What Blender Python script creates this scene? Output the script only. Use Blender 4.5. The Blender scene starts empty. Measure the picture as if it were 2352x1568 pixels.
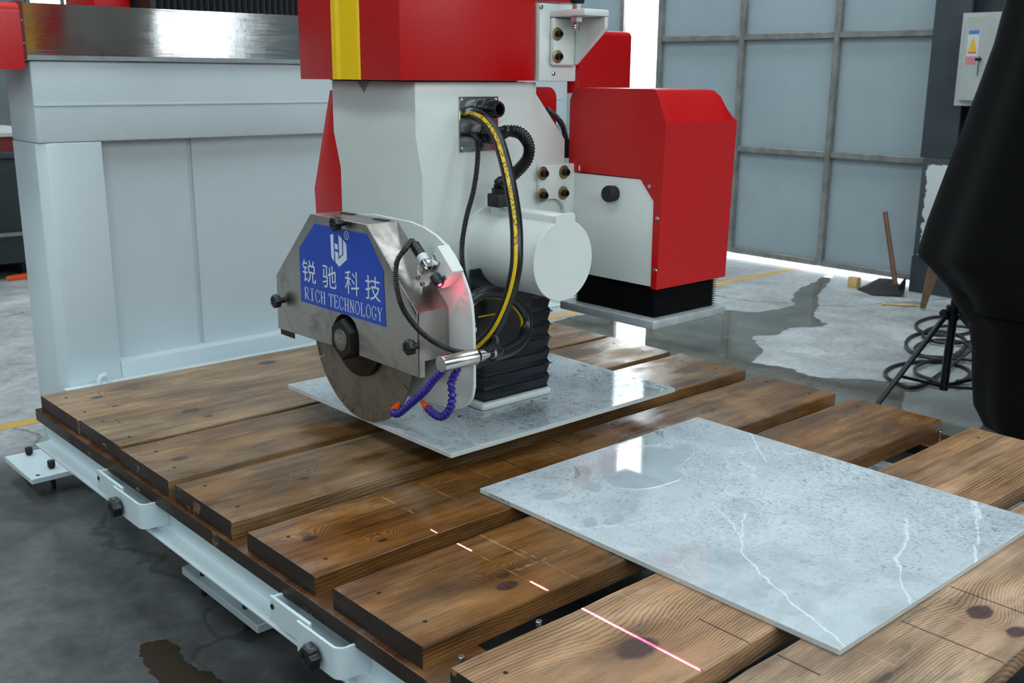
import bpy, bmesh, math, random
from mathutils import Vector, Matrix
random.seed(7)
scene = bpy.context.scene
COL = scene.collection

# ------------------------------------------------------------------ camera
CAM = Vector((-1.0146, -3.3753, 1.44))
ROT = Matrix(((0.74471079, 0.15932242, -0.6480912),
              (-0.66734912, 0.18816144, -0.72058339),
              (0.00714069, 0.96912932, 0.24644953)))
cam_data = bpy.data.cameras.new('camera')
cam_data.sensor_width = 36.0
cam_data.lens = 2400.0 / 2352.0 * 36.0
cam_data.clip_start = 0.05
cam_data.clip_end = 200
cam_data.dof.use_dof = True
cam_data.dof.focus_distance = 2.75
cam_data.dof.aperture_fstop = 6.3
cam = bpy.data.objects.new('camera', cam_data)
COL.objects.link(cam)
cam.matrix_world = Matrix.Translation(CAM) @ ROT.to_4x4()
scene.camera = cam

# ------------------------------------------------------------------ light
scene.view_settings.view_transform = 'Standard'
scene.view_settings.look = 'None'
scene.view_settings.gamma = 1.0
scene.view_settings.use_curve_mapping = False
scene.view_settings.exposure = 0.40
scene.cycles.max_bounces = 6
scene.cycles.diffuse_bounces = 3
scene.cycles.glossy_bounces = 3
scene.cycles.use_adaptive_sampling = True
scene.cycles.adaptive_threshold = 0.12
scene.cycles.adaptive_min_samples = 14
scene.cycles.transparent_max_bounces = 8
scene.cycles.caustics_reflective = False
scene.cycles.caustics_refractive = False

world = bpy.data.worlds.new('daylight')
scene.world = world
world.use_nodes = True
bgn = world.node_tree.nodes['Background']
bgn.inputs[0].default_value = (0.86, 0.95, 1.0, 1)
bgn.inputs[1].default_value = 5.0


def area(name, loc, rot, sx, sy, power, color=(0.83, 0.945, 1.0)):
    d = bpy.data.lights.new(name, 'AREA')
    d.shape = 'RECTANGLE'
    d.size, d.size_y = sx, sy
    d.energy = power
    d.color = color
    o = bpy.data.objects.new(name, d)
    COL.objects.link(o)
    o.location = loc
    o.rotation_euler = rot
    return o


# daylight: high window bands of the front wall, one tall opening in the
# same wall, translucent strips in the roof, an added left fill lamp (radiance in W/m2/sr, area in m2)
def daylight(name, loc, rot, sx, sy, radiance):
    return area(name, loc, rot, sx, sy, radiance * math.pi * sx * sy)


R90 = math.radians(90)
FRONT_WINDOWS = [(-5.6, -3.0, 2.5, 5.2), (-2.6, 0.0, 2.5, 5.2), (0.3, 2.7, 2.5, 5.2), (3.10, 3.50, 0.9, 5.2), (3.56, 3.96, 0.9, 5.2), (4.02, 4.60, 0.9, 5.2)]
for wx0, wx1, wz0, wz1 in FRONT_WINDOWS:
    daylight('window_daylight', ((wx0 + wx1) / 2, -6.9, (wz0 + wz1) / 2), (R90, 0, 0), wx1 - wx0, wz1 - wz0, 3.2)
daylight('window_daylight', (-7.9, -1.0, 3.8), (R90, 0, -R90), 9.0, 2.6, 1.4)  # fill lamp added along the left wall to brighten left-facing sides
for sx in (-3.6, 0.6, 4.6):
    daylight('rooflight_daylight', (sx, 2.0, 6.9), (0, 0, 0), 1.5, 14.0, 4.0)

# ------------------------------------------------------------------ helpers
ZT = 0.44          # top of the plank table above the floor
F_PX = 2400.0


def ray(px, py):
    return ROT @ Vector(((px - 1176.0) / F_PX, -(py - 784.0) / F_PX, -1.0))


def at(px, py, x=None, y=None, z=None):
    """point of a known plane (x, y or z given) seen at that place of the photograph"""
    d = ray(px, py)
    if x is not None:
        t = (x - CAM.x) / d.x
    elif y is not None:
        t = (y - CAM.y) / d.y
    else:
        t = (z - CAM.z) / d.z
    return CAM + d * t


def lin(r, g, b):
    f = lambda c: c / 12.92 if c <= 0.04045 else ((c + 0.055) / 1.055) ** 2.4
    return (f(r / 255), f(g / 255), f(b / 255), 1.0)


def tag(o, label=None, cat=None, group=None, kind=None):
    if label: o['label'] = label
    if cat: o['category'] = cat
    if group: o['group'] = group
    if kind: o['kind'] = kind
    return o


def root(name, loc, label, cat, group=None, kind=None):
    o = bpy.data.objects.new(name, None)
    COL.objects.link(o)
    o.empty_display_size = 0.05
    o.location = loc
    return tag(o, label, cat, group, kind)


def link(o, parent):
    COL.objects.link(o)
    if parent is not None:
        o.parent = parent
        if parent.type == 'EMPTY':
            o.matrix_parent_inverse = Matrix.Translation(-Vector(parent.location))
        elif parent.matrix_basis != Matrix.Identity(4):
            o.matrix_parent_inverse = parent.matrix_basis.inverted()
    return o


def finish(name, bm, mat, parent=None, smooth=False, bevel=0.0, seg=2, angle=35):
    bmesh.ops.remove_doubles(bm, verts=bm.verts, dist=1e-6)
    bmesh.ops.recalc_face_normals(bm, faces=bm.faces)
    if bevel > 0:
        es = [e for e in bm.edges if len(e.link_faces) == 2 and e.calc_face_angle(0) > math.radians(angle)]
        bmesh.ops.bevel(bm, geom=es, offset=bevel, segments=seg, profile=0.5, affect='EDGES', clamp_overlap=True)
        smooth = True
    me = bpy.data.meshes.new(name)
    bm.to_mesh(me)
    bm.free()
    if smooth:
        for p in me.polygons: p.use_smooth = True
        me.set_sharp_from_angle(angle=math.radians(38))
    if mat: me.materials.append(mat)
    return link(bpy.data.objects.new(name, me), parent)


def add_box(bm, x0, x1, y0, y1, z0, z1):
    v = [bm.verts.new((x, y, z)) for x in (x0, x1) for y in (y0, y1) for z in (z0, z1)]
    for f in ((0, 1, 3, 2), (4, 6, 7, 5), (0, 4, 5, 1), (2, 3, 7, 6), (0, 2, 6, 4), (1, 5, 7, 3)):
        bm.faces.new([v[i] for i in f])


def box(name, x0, x1, y0, y1, z0, z1, mat, parent=None, bevel=0.0, seg=2):
    bm = bmesh.new()
    add_box(bm, min(x0, x1), max(x0, x1), min(y0, y1), max(y0, y1), min(z0, z1), max(z0, z1))
    return finish(name, bm, mat, parent, bevel=bevel, seg=seg)


def add_prism(bm, pts, axis, a0, a1):
    """2-D outline (remaining axes in x,y,z order) extruded along axis"""
    def p3(p, a):
        q = list(p)
        q.insert(axis, a)
        return q
    A = [bm.verts.new(p3(p, a0)) for p in pts]
    B = [bm.verts.new(p3(p, a1)) for p in pts]
    n = len(pts)
    bm.faces.new(A)
    bm.faces.new(B[::-1])
    for i in range(n):
        bm.faces.new((A[i], A[(i + 1) % n], B[(i + 1) % n], B[i]))


def prism(name, pts, axis, a0, a1, mat, parent=None, bevel=0.0, smooth=False, seg=2):
    bm = bmesh.new()
    add_prism(bm, pts, axis, a0, a1)
    return finish(name, bm, mat, parent, bevel=bevel, smooth=smooth, seg=seg)


def frame_of(d):
    d = Vector(d).normalized()
    u = d.orthogonal().normalized()
    return u, d.cross(u).normalized(), d


def add_lathe(bm, p0, d, prof, seg=24, lobes=0, amp=0.0, phase=0.0):
    """profile [(distance along d, radius)] turned about the axis p0 + t d"""
    u, w, d = frame_of(d)
    p0 = Vector(p0)
    rings = []
    for t, r in prof:
        ring = []
        for i in range(seg):
            a = 2 * math.pi * i / seg + phase
            rr = r * (1 + amp * math.cos(lobes * a)) if lobes else r
            ring.append(bm.verts.new(p0 + d * t + (u * math.cos(a) + w * math.sin(a)) * rr))
        rings.append(ring)
    for A, B in zip(rings, rings[1:]):
        for i in range(seg):
            bm.faces.new((A[i], A[(i + 1) % seg], B[(i + 1) % seg], B[i]))
    if prof[0][1] > 1e-5: bm.faces.new(rings[0][::-1])
    if prof[-1][1] > 1e-5: bm.faces.new(rings[-1])


def lathe(name, p0, d, prof, mat, parent=None, seg=24, lobes=0, amp=0.0, phase=0.0):
    bm = bmesh.new()
    add_lathe(bm, p0, d, prof, seg, lobes, amp, phase)
    return finish(name, bm, mat, parent, smooth=True)


def cyl(name, p0, p1, r, mat, parent=None, seg=24, chamfer=0.0):
    p0, p1 = Vector(p0), Vector(p1)
    L = (p1 - p0).length
    c = chamfer
    prof = [(0, r - c), (c, r), (L - c, r), (L, r - c)] if c else [(0, r), (L, r)]
    return lathe(name, p0, p1 - p0, prof, mat, parent, seg)


def smooth_path(pts, n):
    """Catmull-Rom through the points, resampled evenly into n points"""
    P = [Vector(p) for p in pts]
    P = [P[0] * 2 - P[1]] + P + [P[-1] * 2 - P[-2]]
    out = []
    for i in range(1, len(P) - 2):
        a, b, c, d = P[i - 1:i + 3]
        for k in range(24):
            t = k / 24
            out.append(0.5 * ((2 * b) + (c - a) * t + (2 * a - 5 * b + 4 * c - d) * t * t + (3 * b - a - 3 * c + d) * t ** 3))
    out.append(P[-2])
    L = [0.0]
    for p, q in zip(out, out[1:]): L.append(L[-1] + (q - p).length)
    res, j = [], 0
    for i in range(n):
        s = L[-1] * i / (n - 1)
        while j < len(L) - 2 and L[j + 1] < s: j += 1
        f = (s - L[j]) / max(1e-9, L[j + 1] - L[j])
        res.append(out[j].lerp(out[j + 1], min(1, max(0, f))))
    return res, L[-1]


def path_frames(path):
    fr = []
    t0 = (path[1] - path[0]).normalized()
    u = t0.orthogonal().normalized()
    for i, p in enumerate(path):
        t = (path[min(i + 1, len(path) - 1)] - path[max(i - 1, 0)]).normalized()
        u = (u - t * u.dot(t)).normalized()
        fr.append((p, t, u, t.cross(u)))
    return fr


def tube(name, pts, r, mat, parent=None, seg=12, step=0.01, rib=0.0, pitch=0.004, radii=None):
    """smooth hose; rib > 0 gives a corrugated conduit of that ridge depth"""
    _, L = smooth_path(pts, 8)
    n = max(6, int(L / (pitch / 2 if rib else step)))
    path, L = smooth_path(pts, n)
    bm = bmesh.new()
    rings = []
    for i, (p, t, u, w) in enumerate(path_frames(path)):
        rr = radii(i / (n - 1)) if radii else r
        if rib: rr += rib * (0.5 if i % 2 else -0.5)
        rings.append([bm.verts.new(p + (u * math.cos(a) + w * math.sin(a)) * rr) for a in (2 * math.pi * k / seg for k in range(seg))])
    for A, B in zip(rings, rings[1:]):
        for i in range(seg):
            bm.faces.new((A[i], A[(i + 1) % seg], B[(i + 1) % seg], B[i]))
    bm.faces.new(rings[0][::-1])
    bm.faces.new(rings[-1])
    return finish(name, bm, mat, parent, smooth=True)


def stripe(name, pts, r, facing, half, mat, parent):
    """a painted stripe lying on a hose of radius r, on the side that looks along facing"""
    n = 160
    path, L = smooth_path(pts, n)
    bm = bmesh.new()
    rows = []
    for p, t, u, w in path_frames(path):
        f = Vector(facing)
        f = (f - t * f.dot(t)).normalized()
        s = t.cross(f)
        rows.append([bm.verts.new(p + (f * math.cos(a) + s * math.sin(a)) * (r + 0.0005)) for a in (-half, -half / 2, 0, half / 2, half)])
    for A, B in zip(rows, rows[1:]):
        for i in range(4):
            bm.faces.new((A[i], A[i + 1], B[i + 1], B[i]))
    return finish(name, bm, mat, parent, smooth=True)


def copy_to(src, matrix, parent, name=None):
    o = src.copy()
    o.matrix_basis = matrix
    o.parent = None
    if name: o.name = name
    o.matrix_parent_inverse = Matrix.Identity(4)
    return link(o, parent)


def aim(p, d):
    """matrix that carries local +Z onto d, at p"""
    return Matrix.Translation(Vector(p)) @ Vector((0, 0, 1)).rotation_difference(Vector(d).normalized()).to_matrix().to_4x4()


# ------------------------------------------------------------------ node DSL
class NT:
    def __init__(self, mat):
        self.t = mat.node_tree
        self.n = self.t.nodes
        self.l = self.t.links

    def put(self, sock, v):
        if hasattr(v, 'is_output'):
            self.l.new(v, sock)
        elif v is not None:
            sock.default_value = v

    def m(self, op, a, b=0.0, c=None, clamp=False):
        k = self.n.new('ShaderNodeMath')
        k.operation = op
        k.use_clamp = clamp
        self.put(k.inputs[0], a)
        self.put(k.inputs[1], b)
        if c is not None: self.put(k.inputs[2], c)
        return k.outputs[0]

    def obj(self):
        return self.n.new('ShaderNodeTexCoord').outputs['Object']

    def normal(self):
        s = self.n.new('ShaderNodeSeparateXYZ')
        g = self.n.new('ShaderNodeNewGeometry')
        self.l.new(g.outputs['Normal'], s.inputs[0])
        return s.outputs

    def sep(self, v):
        s = self.n.new('ShaderNodeSeparateXYZ')
        self.l.new(v, s.inputs[0])
        return s.outputs

    def comb(self, x, y, z=0.0):
        s = self.n.new('ShaderNodeCombineXYZ')
        self.put(s.inputs[0], x); self.put(s.inputs[1], y); self.put(s.inputs[2], z)
        return s.outputs[0]

    def scale(self, v, s):
        k = self.n.new('ShaderNodeVectorMath')
        k.operation = 'MULTIPLY'
        self.l.new(v, k.inputs[0])
        k.inputs[1].default_value = s
        return k.outputs[0]

    def addv(self, v, w):
        k = self.n.new('ShaderNodeVectorMath')
        k.operation = 'ADD'
        self.l.new(v, k.inputs[0])
        self.put(k.inputs[1], w)
        return k.outputs[0]

    def noise(self, v, scale, detail=3.0, rough=0.55, dist=0.0, color=False):
        k = self.n.new('ShaderNodeTexNoise')
        self.put(k.inputs['Vector'], v)
        k.inputs['Scale'].default_value = scale
        k.inputs['Detail'].default_value = detail
        k.inputs['Roughness'].default_value = rough
        k.inputs['Distortion'].default_value = dist
        return k.outputs[1 if color else 0]

    def voro(self, v, scale, feature='F1', rnd=1.0):
        k = self.n.new('ShaderNodeTexVoronoi')
        k.feature = feature
        self.put(k.inputs['Vector'], v)
        k.inputs['Scale'].default_value = scale
        k.inputs['Randomness'].default_value = rnd
        return k.outputs['Distance']

    def ramp(self, f, stops, interp='LINEAR'):
        k = self.n.new('ShaderNodeValToRGB')
        k.color_ramp.interpolation = interp
        e = k.color_ramp.elements
        while len(e) > 1: e.remove(e[-1])
        for i, (p, c) in enumerate(stops):
            if i == 0:
                e[0].position = p
                q = e[0]
            else:
                q = e.new(p)
            q.color = c if len(c) == 4 else (*c, 1)
        self.put(k.inputs[0], f)
        return k.outputs[0]

    def step(self, f, a, b):
        k = self.n.new('ShaderNodeMapRange')
        k.interpolation_type = 'SMOOTHSTEP'
        self.put(k.inputs[0], f)
        k.inputs[1].default_value = a
        k.inputs[2].default_value = b
        return k.outputs[0]

    def mix(self, f, a, b, mode='MIX'):
        k = self.n.new('ShaderNodeMix')
        k.data_type = 'RGBA'
        k.blend_type = mode
        self.put(k.inputs[0], f)
        self.put(k.inputs[6], a)
        self.put(k.inputs[7], b)
        return k.outputs[2]

    def bump(self, h, strength, dist):
        k = self.n.new('ShaderNodeBump')
        k.inputs['Strength'].default_value = strength
        k.inputs['Distance'].default_value = dist
        self.put(k.inputs['Height'], h)
        return k.outputs[0]


def pm(name, color, rough=0.5, metal=0.0, spec=0.5, coat=0.0, emit=None, estr=0.0):
    m = bpy.data.materials.new(name)
    m.use_nodes = True
    b = m.node_tree.nodes['Principled BSDF']
    b.inputs['Base Color'].default_value = color
    b.inputs['Roughness'].default_value = rough
    b.inputs['Metallic'].default_value = metal
    b.inputs['Specular IOR Level'].default_value = spec
    b.inputs['Coat Weight'].default_value = coat
    b.inputs['Coat Roughness'].default_value = 0.08
    if emit:
        b.inputs['Emission Color'].default_value = emit
        b.inputs['Emission Strength'].default_value = estr
    return m, NT(m), b.inputs


def paint(name, color, rough=0.35, dirt=0.12, dcol=(0.16, 0.14, 0.11, 1), speck=0.0, coat=0.0):
    m, t, i = pm(name, color, rough, coat=coat)
    o = t.obj()
    n = t.noise(o, 5.0, 6, 0.65)
    f = t.m('MULTIPLY', t.step(n, 0.56, 0.85), dirt)
    c = t.mix(f, color, dcol)
    if speck:
        v = t.voro(o, 160.0)
        k = t.m('MULTIPLY', t.m('LESS_THAN', v, 0.16), t.m('GREATER_THAN', t.noise(o, 14, 2), 0.56))
        c = t.mix(t.m('MULTIPLY', k, speck), c, (0.75, 0.8, 0.82, 1))
    t.put(i['Base Color'], c)
    t.put(i['Roughness'], t.m('ADD', t.m('MULTIPLY', t.noise(o, 9.0, 4), 0.16), rough - 0.08))
    t.put(i['Normal'], t.bump(t.noise(o, 140.0, 2), 0.05, 0.002))
    return m


WHITE = paint('sky_tinted_white', lin(208, 222, 226), 0.34, 0.10)  # blue cast of the sky light is put into this white
HEAD_WHITE = paint('neutral_white_paint', lin(214, 219, 214), 0.36, 0.16)
RED = paint('red_paint', lin(186, 0, 5), 0.36, 0.10, (0.05, 0.0, 0.0, 1))
RED_SPLASH = paint('red_paint_splashed', lin(196, 12, 20), 0.3, 0.10, (0.05, 0.0, 0.0, 1), speck=0.7)
YELLOW = paint('yellow_paint', lin(246, 200, 0), 0.35, 0.06)
BLACK = pm('black_plastic', lin(20, 21, 23), 0.32)[0]
BLACK_MATT = pm('black_rubber', lin(16, 17, 18), 0.55)[0]
STEEL_BLACK = pm('black_oxide_steel', lin(34, 31, 30), 0.38, 0.6)[0]
CHROME = pm('bright_steel', lin(190, 190, 190), 0.22, 1.0)[0]
ZINC = pm('yellow_zinc', lin(150, 132, 94), 0.34, 0.85)[0]


def make_stripe():
    m, t, i = pm('yellow_print', lin(226, 186, 10), 0.4)
    o = t.obj()
    x, y, z = t.sep(o)
    # small dark printing along the upper length of the hose
    k = t.m('MULTIPLY', t.m('GREATER_THAN', t.noise(o, 260.0, 1), 0.52), t.m('MULTIPLY', t.m('GREATER_THAN', z, 1.09), t.m('GREATER_THAN', t.noise(t.scale(o, (1, 1, 1)), 48.0, 1), 0.42)))
    t.put(i['Base Color'], t.mix(t.m('MULTIPLY', k, 0.8), lin(222, 182, 12), lin(40, 36, 16)))
    return m


YSTRIPE = make_stripe()
BLUE_LOC = pm('blue_nozzle_plastic', lin(48, 34, 140), 0.33)[0]
ORANGE = pm('orange_plastic', lin(232, 88, 20), 0.4)[0]
PRINT_WHITE = pm('white_print', lin(214, 224, 232), 0.45)[0]


def make_stainless(name, col, rough, stain=0.5, axis=1):
    m, t, i = pm(name, col, rough, 1.0)
    o = t.obj()
    br = t.noise(t.scale(o, (3.0, 3.0, 60.0) if axis == 2 else (4.0, 120.0, 4.0) if axis == 1 else (2.0, 40.0, 40.0)), 4.0, 3)
    st = t.noise(o, 7.0, 6, 0.7, 0.6)
    f = t.m('MULTIPLY', t.step(st, 0.45, 0.8), stain)
    t.put(i['Base Color'], t.mix(f, col, lin(96, 86, 76)))
    t.put(i['Roughness'], t.m('ADD', t.m('MULTIPLY', br, 0.14), t.m('ADD', t.m('MULTIPLY', f, 0.22), rough - 0.07)))
    t.put(i['Normal'], t.bump(t.m('ADD', br, t.m('MULTIPLY', st, 1.5)), 0.035, 0.004))
    return m


STAINLESS = make_stainless('stainless_sheet', lin(180, 174, 168), 0.30, 0.85)
STAINLESS_BRIGHT = make_stainless('stainless_polished', lin(200, 200, 198), 0.11, 0.35, 0)


def make_blade():
    m, t, i = pm('blade_steel', lin(96, 86, 80), 0.42, 0.75)
    o = t.obj()
    n = t.noise(o, 14.0, 6, 0.7)
    t.put(i['Base Color'], t.mix(t.step(n, 0.42, 0.8), lin(140, 132, 124), lin(82, 66, 58)))
    t.put(i['Roughness'], t.m('ADD', t.m('MULTIPLY', n, 0.25), 0.3))
    return m


BLADE = make_blade()


def make_wood(name, light, dark, knots=(), marks=(), seed=0.0, wet=0.5, stain=0.6, freq=34.0):
    m, t, i = pm(name, light, 0.45)
    o = t.obj()
    x, y, z = t.sep(o)
    nx, ny, nz = t.normal()
    os_ = t.addv(o, (seed * 3.7, seed * 1.3, 0))
    # growth-ring field: lines follow x and bulge round the knots
    warp = t.noise(t.scale(os_, (0.7, 2.4, 2.4)), 1.3, 2, 0.5)
    fld = t.m('ADD', t.m('MULTIPLY', t.m('ADD', y, t.m('MULTIPLY', z, 0.7)), freq * 4.6), t.m('MULTIPLY', warp, 12.0))
    core = None
    halo = None
    kn_ = t.m('SUBTRACT', t.noise(o, 28.0, 3), 0.5) if knots else None
    for kx, ky, r in knots:
        dx = t.m('MULTIPLY', t.m('SUBTRACT', x, kx), 0.62)
        dy = t.m('SUBTRACT', y, ky)
        d = t.m('SQRT', t.m('ADD', t.m('MULTIPLY', dx, dx), t.m('MULTIPLY', dy, dy)))
        d = t.m('ADD', d, t.m('MULTIPLY', kn_, r * 0.55))
        g = t.m('EXPONENT', t.m('MULTIPLY', t.m('MULTIPLY', d, d), -1.0 / (2 * (r * 2.4) ** 2)))
        fld = t.m('ADD', fld, t.m('MULTIPLY', g, 8.0))
        c = t.m('SUBTRACT', 1.0, t.step(d, r * 0.75, r * 1.15))
        core = c if core is None else t.m('MAXIMUM', core, c)
        halo = g if halo is None else t.m('MAXIMUM', halo, g)
    ring = t.m('POWER', t.m('ADD', t.m('MULTIPLY', t.m('SINE', t.m('MULTIPLY', fld, 6.283)), 0.499), 0.5), 0.55)
    fine = t.noise(t.scale(os_, (3.0, 210.0, 210.0)), 1.0, 4, 0.65)
    mid = t.noise(t.scale(os_, (1.5, 46.0, 46.0)), 1.0, 5, 0.7)
    g = t.m('ADD', t.m('ADD', (t.m('MULTIPLY', ring, t.m('ADD', 0.20, t.m('MULTIPLY', halo, 0.45))) if halo is not None else t.m('MULTIPLY', ring, 0.20)), t.m('MULTIPLY', fine, 0.42)), t.m('MULTIPLY', mid, 0.54), clamp=True)
    mids = tuple(a * 0.5 + b * 0.5 for a, b in zip(light, dark))
    c = t.ramp(g, [(0.40, dark), (0.60, mids), (0.80, light)])
    # weather stains, warm patches
    st = t.noise(t.scale(os_, (1.6, 5.0, 5.0)), 1.5, 5, 0.65)
    c = t.mix(t.m('MULTIPLY', t.step(st, 0.48, 0.66), stain), c, lin(92, 80, 68))
    sk = t.noise(t.scale(t.addv(os_, (2.3, 5.1, 0)), (4.0, 30.0, 30.0)), 1.2, 5, 0.7)
    c = t.mix(t.m('MULTIPLY', t.m('MULTIPLY', t.step(sk, 0.54, 0.70), t.step(st, 0.36, 0.6)), 0.75), c, lin(58, 48, 40))
    wp = t.noise(t.scale(t.addv(os_, (7.1, 2.2, 0)), (1.3, 4.0, 4.0)), 1.7, 4, 0.6)
    c = t.mix(t.m('MULTIPLY', t.step(wp, 0.46, 0.70), 0.38), c, lin(160, 120, 70))
    bn = t.noise(t.scale(t.addv(os_, (4.4, 8.3, 0)), (2.2, 8.0, 8.0)), 1.4, 5, 0.62)
    c = t.mix(1.0, c, t.ramp(bn, [(0.30, (0.58, 0.55, 0.52)), (0.46, (1.0, 0.98, 0.95)), (0.68, (1.25, 1.24, 1.22))]), 'MULTIPLY')
    c = t.mix(t.m('MULTIPLY', t.step(bn, 0.5, 0.72), 0.5), c, tuple(min(1.0, v * 1.35) for v in light[:3]) + (1,))
    if core is not None:
        c = t.mix(t.m('MULTIPLY', halo, 0.42), c, lin(92, 60, 38))
        c = t.mix(core, c, t.mix(t.noise(o, 90.0, 3), lin(34, 22, 22), lin(104, 80, 76)))
    # saw kerfs and scratches: thin lines across or along the board
    groove = None
    if marks:
        wob = t.m('MULTIPLY', t.m('SUBTRACT', t.noise(o, 60.0, 2), 0.5), 0.0015)
        worn = t.step(t.noise(o, 30.0, 2), 0.35, 0.6)
        topf = t.step(nz, 0.6, 0.8)
    for k in marks:
        (ax, a0, a1, p, hw, dk) = k
        u, v = (y, x) if ax == 'y' else (x, y)
        w = t.m('ADD', v, wob)
        e = t.m('MULTIPLY', t.m('LESS_THAN', t.m('ABSOLUTE', t.m('SUBTRACT', w, p)), hw),
                t.m('MULTIPLY', t.m('GREATER_THAN', u, a0), t.m('LESS_THAN', u, a1)))
        e = t.m('MULTIPLY', e, topf)
        if dk:
            c = t.mix(t.m('MULTIPLY', e, 0.92), c, lin(24, 15, 10))
            groove = e if groove is None else t.m('MAXIMUM', groove, e)
        else:
            br = t.m('MULTIPLY', e, worn)
            c = t.mix(t.m('MULTIPLY', br, 0.5), c, lin(206, 176, 138))
    # end grain is darker and blotched with pale scars
    ex = t.step(t.m('ABSOLUTE', nx), 0.6, 0.8)
    er = t.m('ADD', t.m('MULTIPLY', t.m('SINE', t.m('MULTIPLY', t.m('SQRT', t.m('ADD', t.m('MULTIPLY', t.m('ADD', z, -0.30), t.m('ADD', z, -0.30)),
         t.m('MULTIPLY', t.m('MULTIPLY', y, 0.4), t.m('MULTIPLY', y, 0.4)))), 900.0)), 0.5), 0.5)
    en = t.noise(t.addv(o, (seed, seed * 2, 0)), 16.0, 4, 0.6)
    ec = t.mix(t.m('MULTIPLY', er, 0.5), lin(42, 32, 26), lin(64, 46, 34))
    ec = t.mix(t.step(en, 0.62, 0.68), ec, lin(150, 122, 92))
    c = t.mix(ex, c, ec)
    # wet boards are darker and more saturated
    wn = t.noise(t.scale(t.addv(os_, (1.1, 9.2, 0)), (1.0, 2.0, 2.0)), 2.2, 4, 0.6)
    wf = t.m('MULTIPLY', t.step(wn, 0.30, 0.56), wet)
    c = t.mix(wf, c, t.mix(1.0, c, lin(206, 184, 150), 'MULTIPLY'))
    t.put(i['Base Color'], c)
    side = t.m('SUBTRACT', 1.0, t.step(nz, 0.5, 0.8))
    t.put(i['Roughness'], t.m('ADD', t.m('SUBTRACT', 0.50, t.m('MULTIPLY', wf, 0.37)), t.m('ADD', t.m('MULTIPLY', t.m('SUBTRACT', mid, 0.5), 0.18), t.m('MULTIPLY', side, 0.2))))
    i['Specular IOR Level'].default_value = 0.5
    h = t.m('ADD', t.m('MULTIPLY', fine, 0.5), t.m('ADD', t.m('MULTIPLY', ring, 0.35), t.m('MULTIPLY', t.noise(o, 300.0, 2), 0.25)))
    if groove is not None: h = t.m('SUBTRACT', h, t.m('MULTIPLY', groove, 3.0))
    h = t.m('MULTIPLY', h, t.m('SUBTRACT', 1.0, t.m('MULTIPLY', wf, 0.72)))
    t.put(i['Normal'], t.bump(h, 0.32, 0.002))
    return m


def make_marble(name, seed, veins=()):
    m, t, i = pm(name, lin(200, 210, 214), 0.12)
    o = t.addv(t.obj(), (seed, seed * 0.7, 0))
    x, y, z = t.sep(o)
    nz = t.normal()[2]
    wv = t.noise(o, 2.6, 5, 0.6, 0.0, True)
    ow = t.addv(o, t.scale(wv, (0.35, 0.35, 0.0)))
    cl = t.noise(ow, 3.2, 7, 0.62)
    c = t.ramp(cl, [(0.30, lin(152, 161, 165)), (0.46, lin(184, 193, 197)), (0.62, lin(200, 209, 212))])
    dk = t.noise(t.scale(ow, (5, 9, 1)), 1.6, 6, 0.7)
    c = t.mix(t.m('MULTIPLY', t.step(dk, 0.56, 0.74), 0.45), c, lin(146, 154, 154))
    v = t.voro(t.scale(ow, (1.0, 1.35, 0.0)), 2.3, 'DISTANCE_TO_EDGE')
    k = t.m('MULTIPLY', t.m('SUBTRACT', 1.0, t.step(v, 0.002, 0.02)), t.step(t.noise(o, 3.5, 2), 0.42, 0.62))
    c = t.mix(t.m('MULTIPLY', k, 0.34), c, lin(226, 234, 240))
    v2 = t.voro(t.scale(t.addv(ow, (4, 2, 0)), (1.5, 1.0, 0.0)), 5.5, 'DISTANCE_TO_EDGE')
    k2 = t.m('MULTIPLY', t.m('SUBTRACT', 1.0, t.step(v2, 0.001, 0.010)), t.step(t.noise(t.addv(o, (9, 1, 0)), 4.0, 2), 0.48, 0.66))
    c = t.mix(t.m('MULTIPLY', k2, 0.42), c, lin(218, 226, 232))
    vd = None
    if veins:
        px_, py_, pz_ = t.sep(t.addv(t.obj(), t.scale(t.addv(t.noise(o, 9.0, 4, 0.6, 0.0, True), (-0.5, -0.5, -0.5)), (0.05, 0.05, 0.0))))
        for line, hw in veins:
            for (ax, ay), (bx, by) in zip(line, line[1:]):
                L2 = (bx - ax) ** 2 + (by - ay) ** 2
                ux, uy = t.m('SUBTRACT', px_, ax), t.m('SUBTRACT', py_, ay)
                h = t.m('DIVIDE', t.m('ADD', t.m('MULTIPLY', ux, bx - ax), t.m('MULTIPLY', uy, by - ay)), L2, clamp=True)
                ex, ey = t.m('SUBTRACT', ux, t.m('MULTIPLY', h, bx - ax)), t.m('SUBTRACT', uy, t.m('MULTIPLY', h, by - ay))
                d = t.m('DIVIDE', t.m('SQRT', t.m('ADD', t.m('MULTIPLY', ex, ex), t.m('MULTIPLY', ey, ey))), hw)
                vd = d if vd is None else t.m('MINIMUM', vd, d)
        vm = t.m('SUBTRACT', 1.0, t.step(t.m('ADD', vd, t.m('MULTIPLY', t.m('SUBTRACT', t.noise(o, 40.0, 3), 0.5), 0.9)), 0.45, 1.25))
        c = t.mix(t.m('MULTIPLY', vm, 0.72), c, lin(226, 234, 240))
    side = t.m('SUBTRACT', 1.0, t.step(nz, 0.5, 0.8))
    c = t.mix(side, c, t.mix(t.noise(o, 60, 3), lin(186, 188, 184), lin(206, 208, 204)))
    t.put(i['Base Color'], c)
    wt = t.noise(o, 4.0, 3)
    t.put(i['Roughness'], t.m('ADD', t.m('MULTIPLY', t.step(wt, 0.46, 0.70), 0.07), t.m('ADD', 0.03, t.m('MULTIPLY', side, 0.35))))
    t.put(i['Normal'], t.bump(t.noise(o, 260.0, 2), 0.03, 0.001))
    return m


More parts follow.
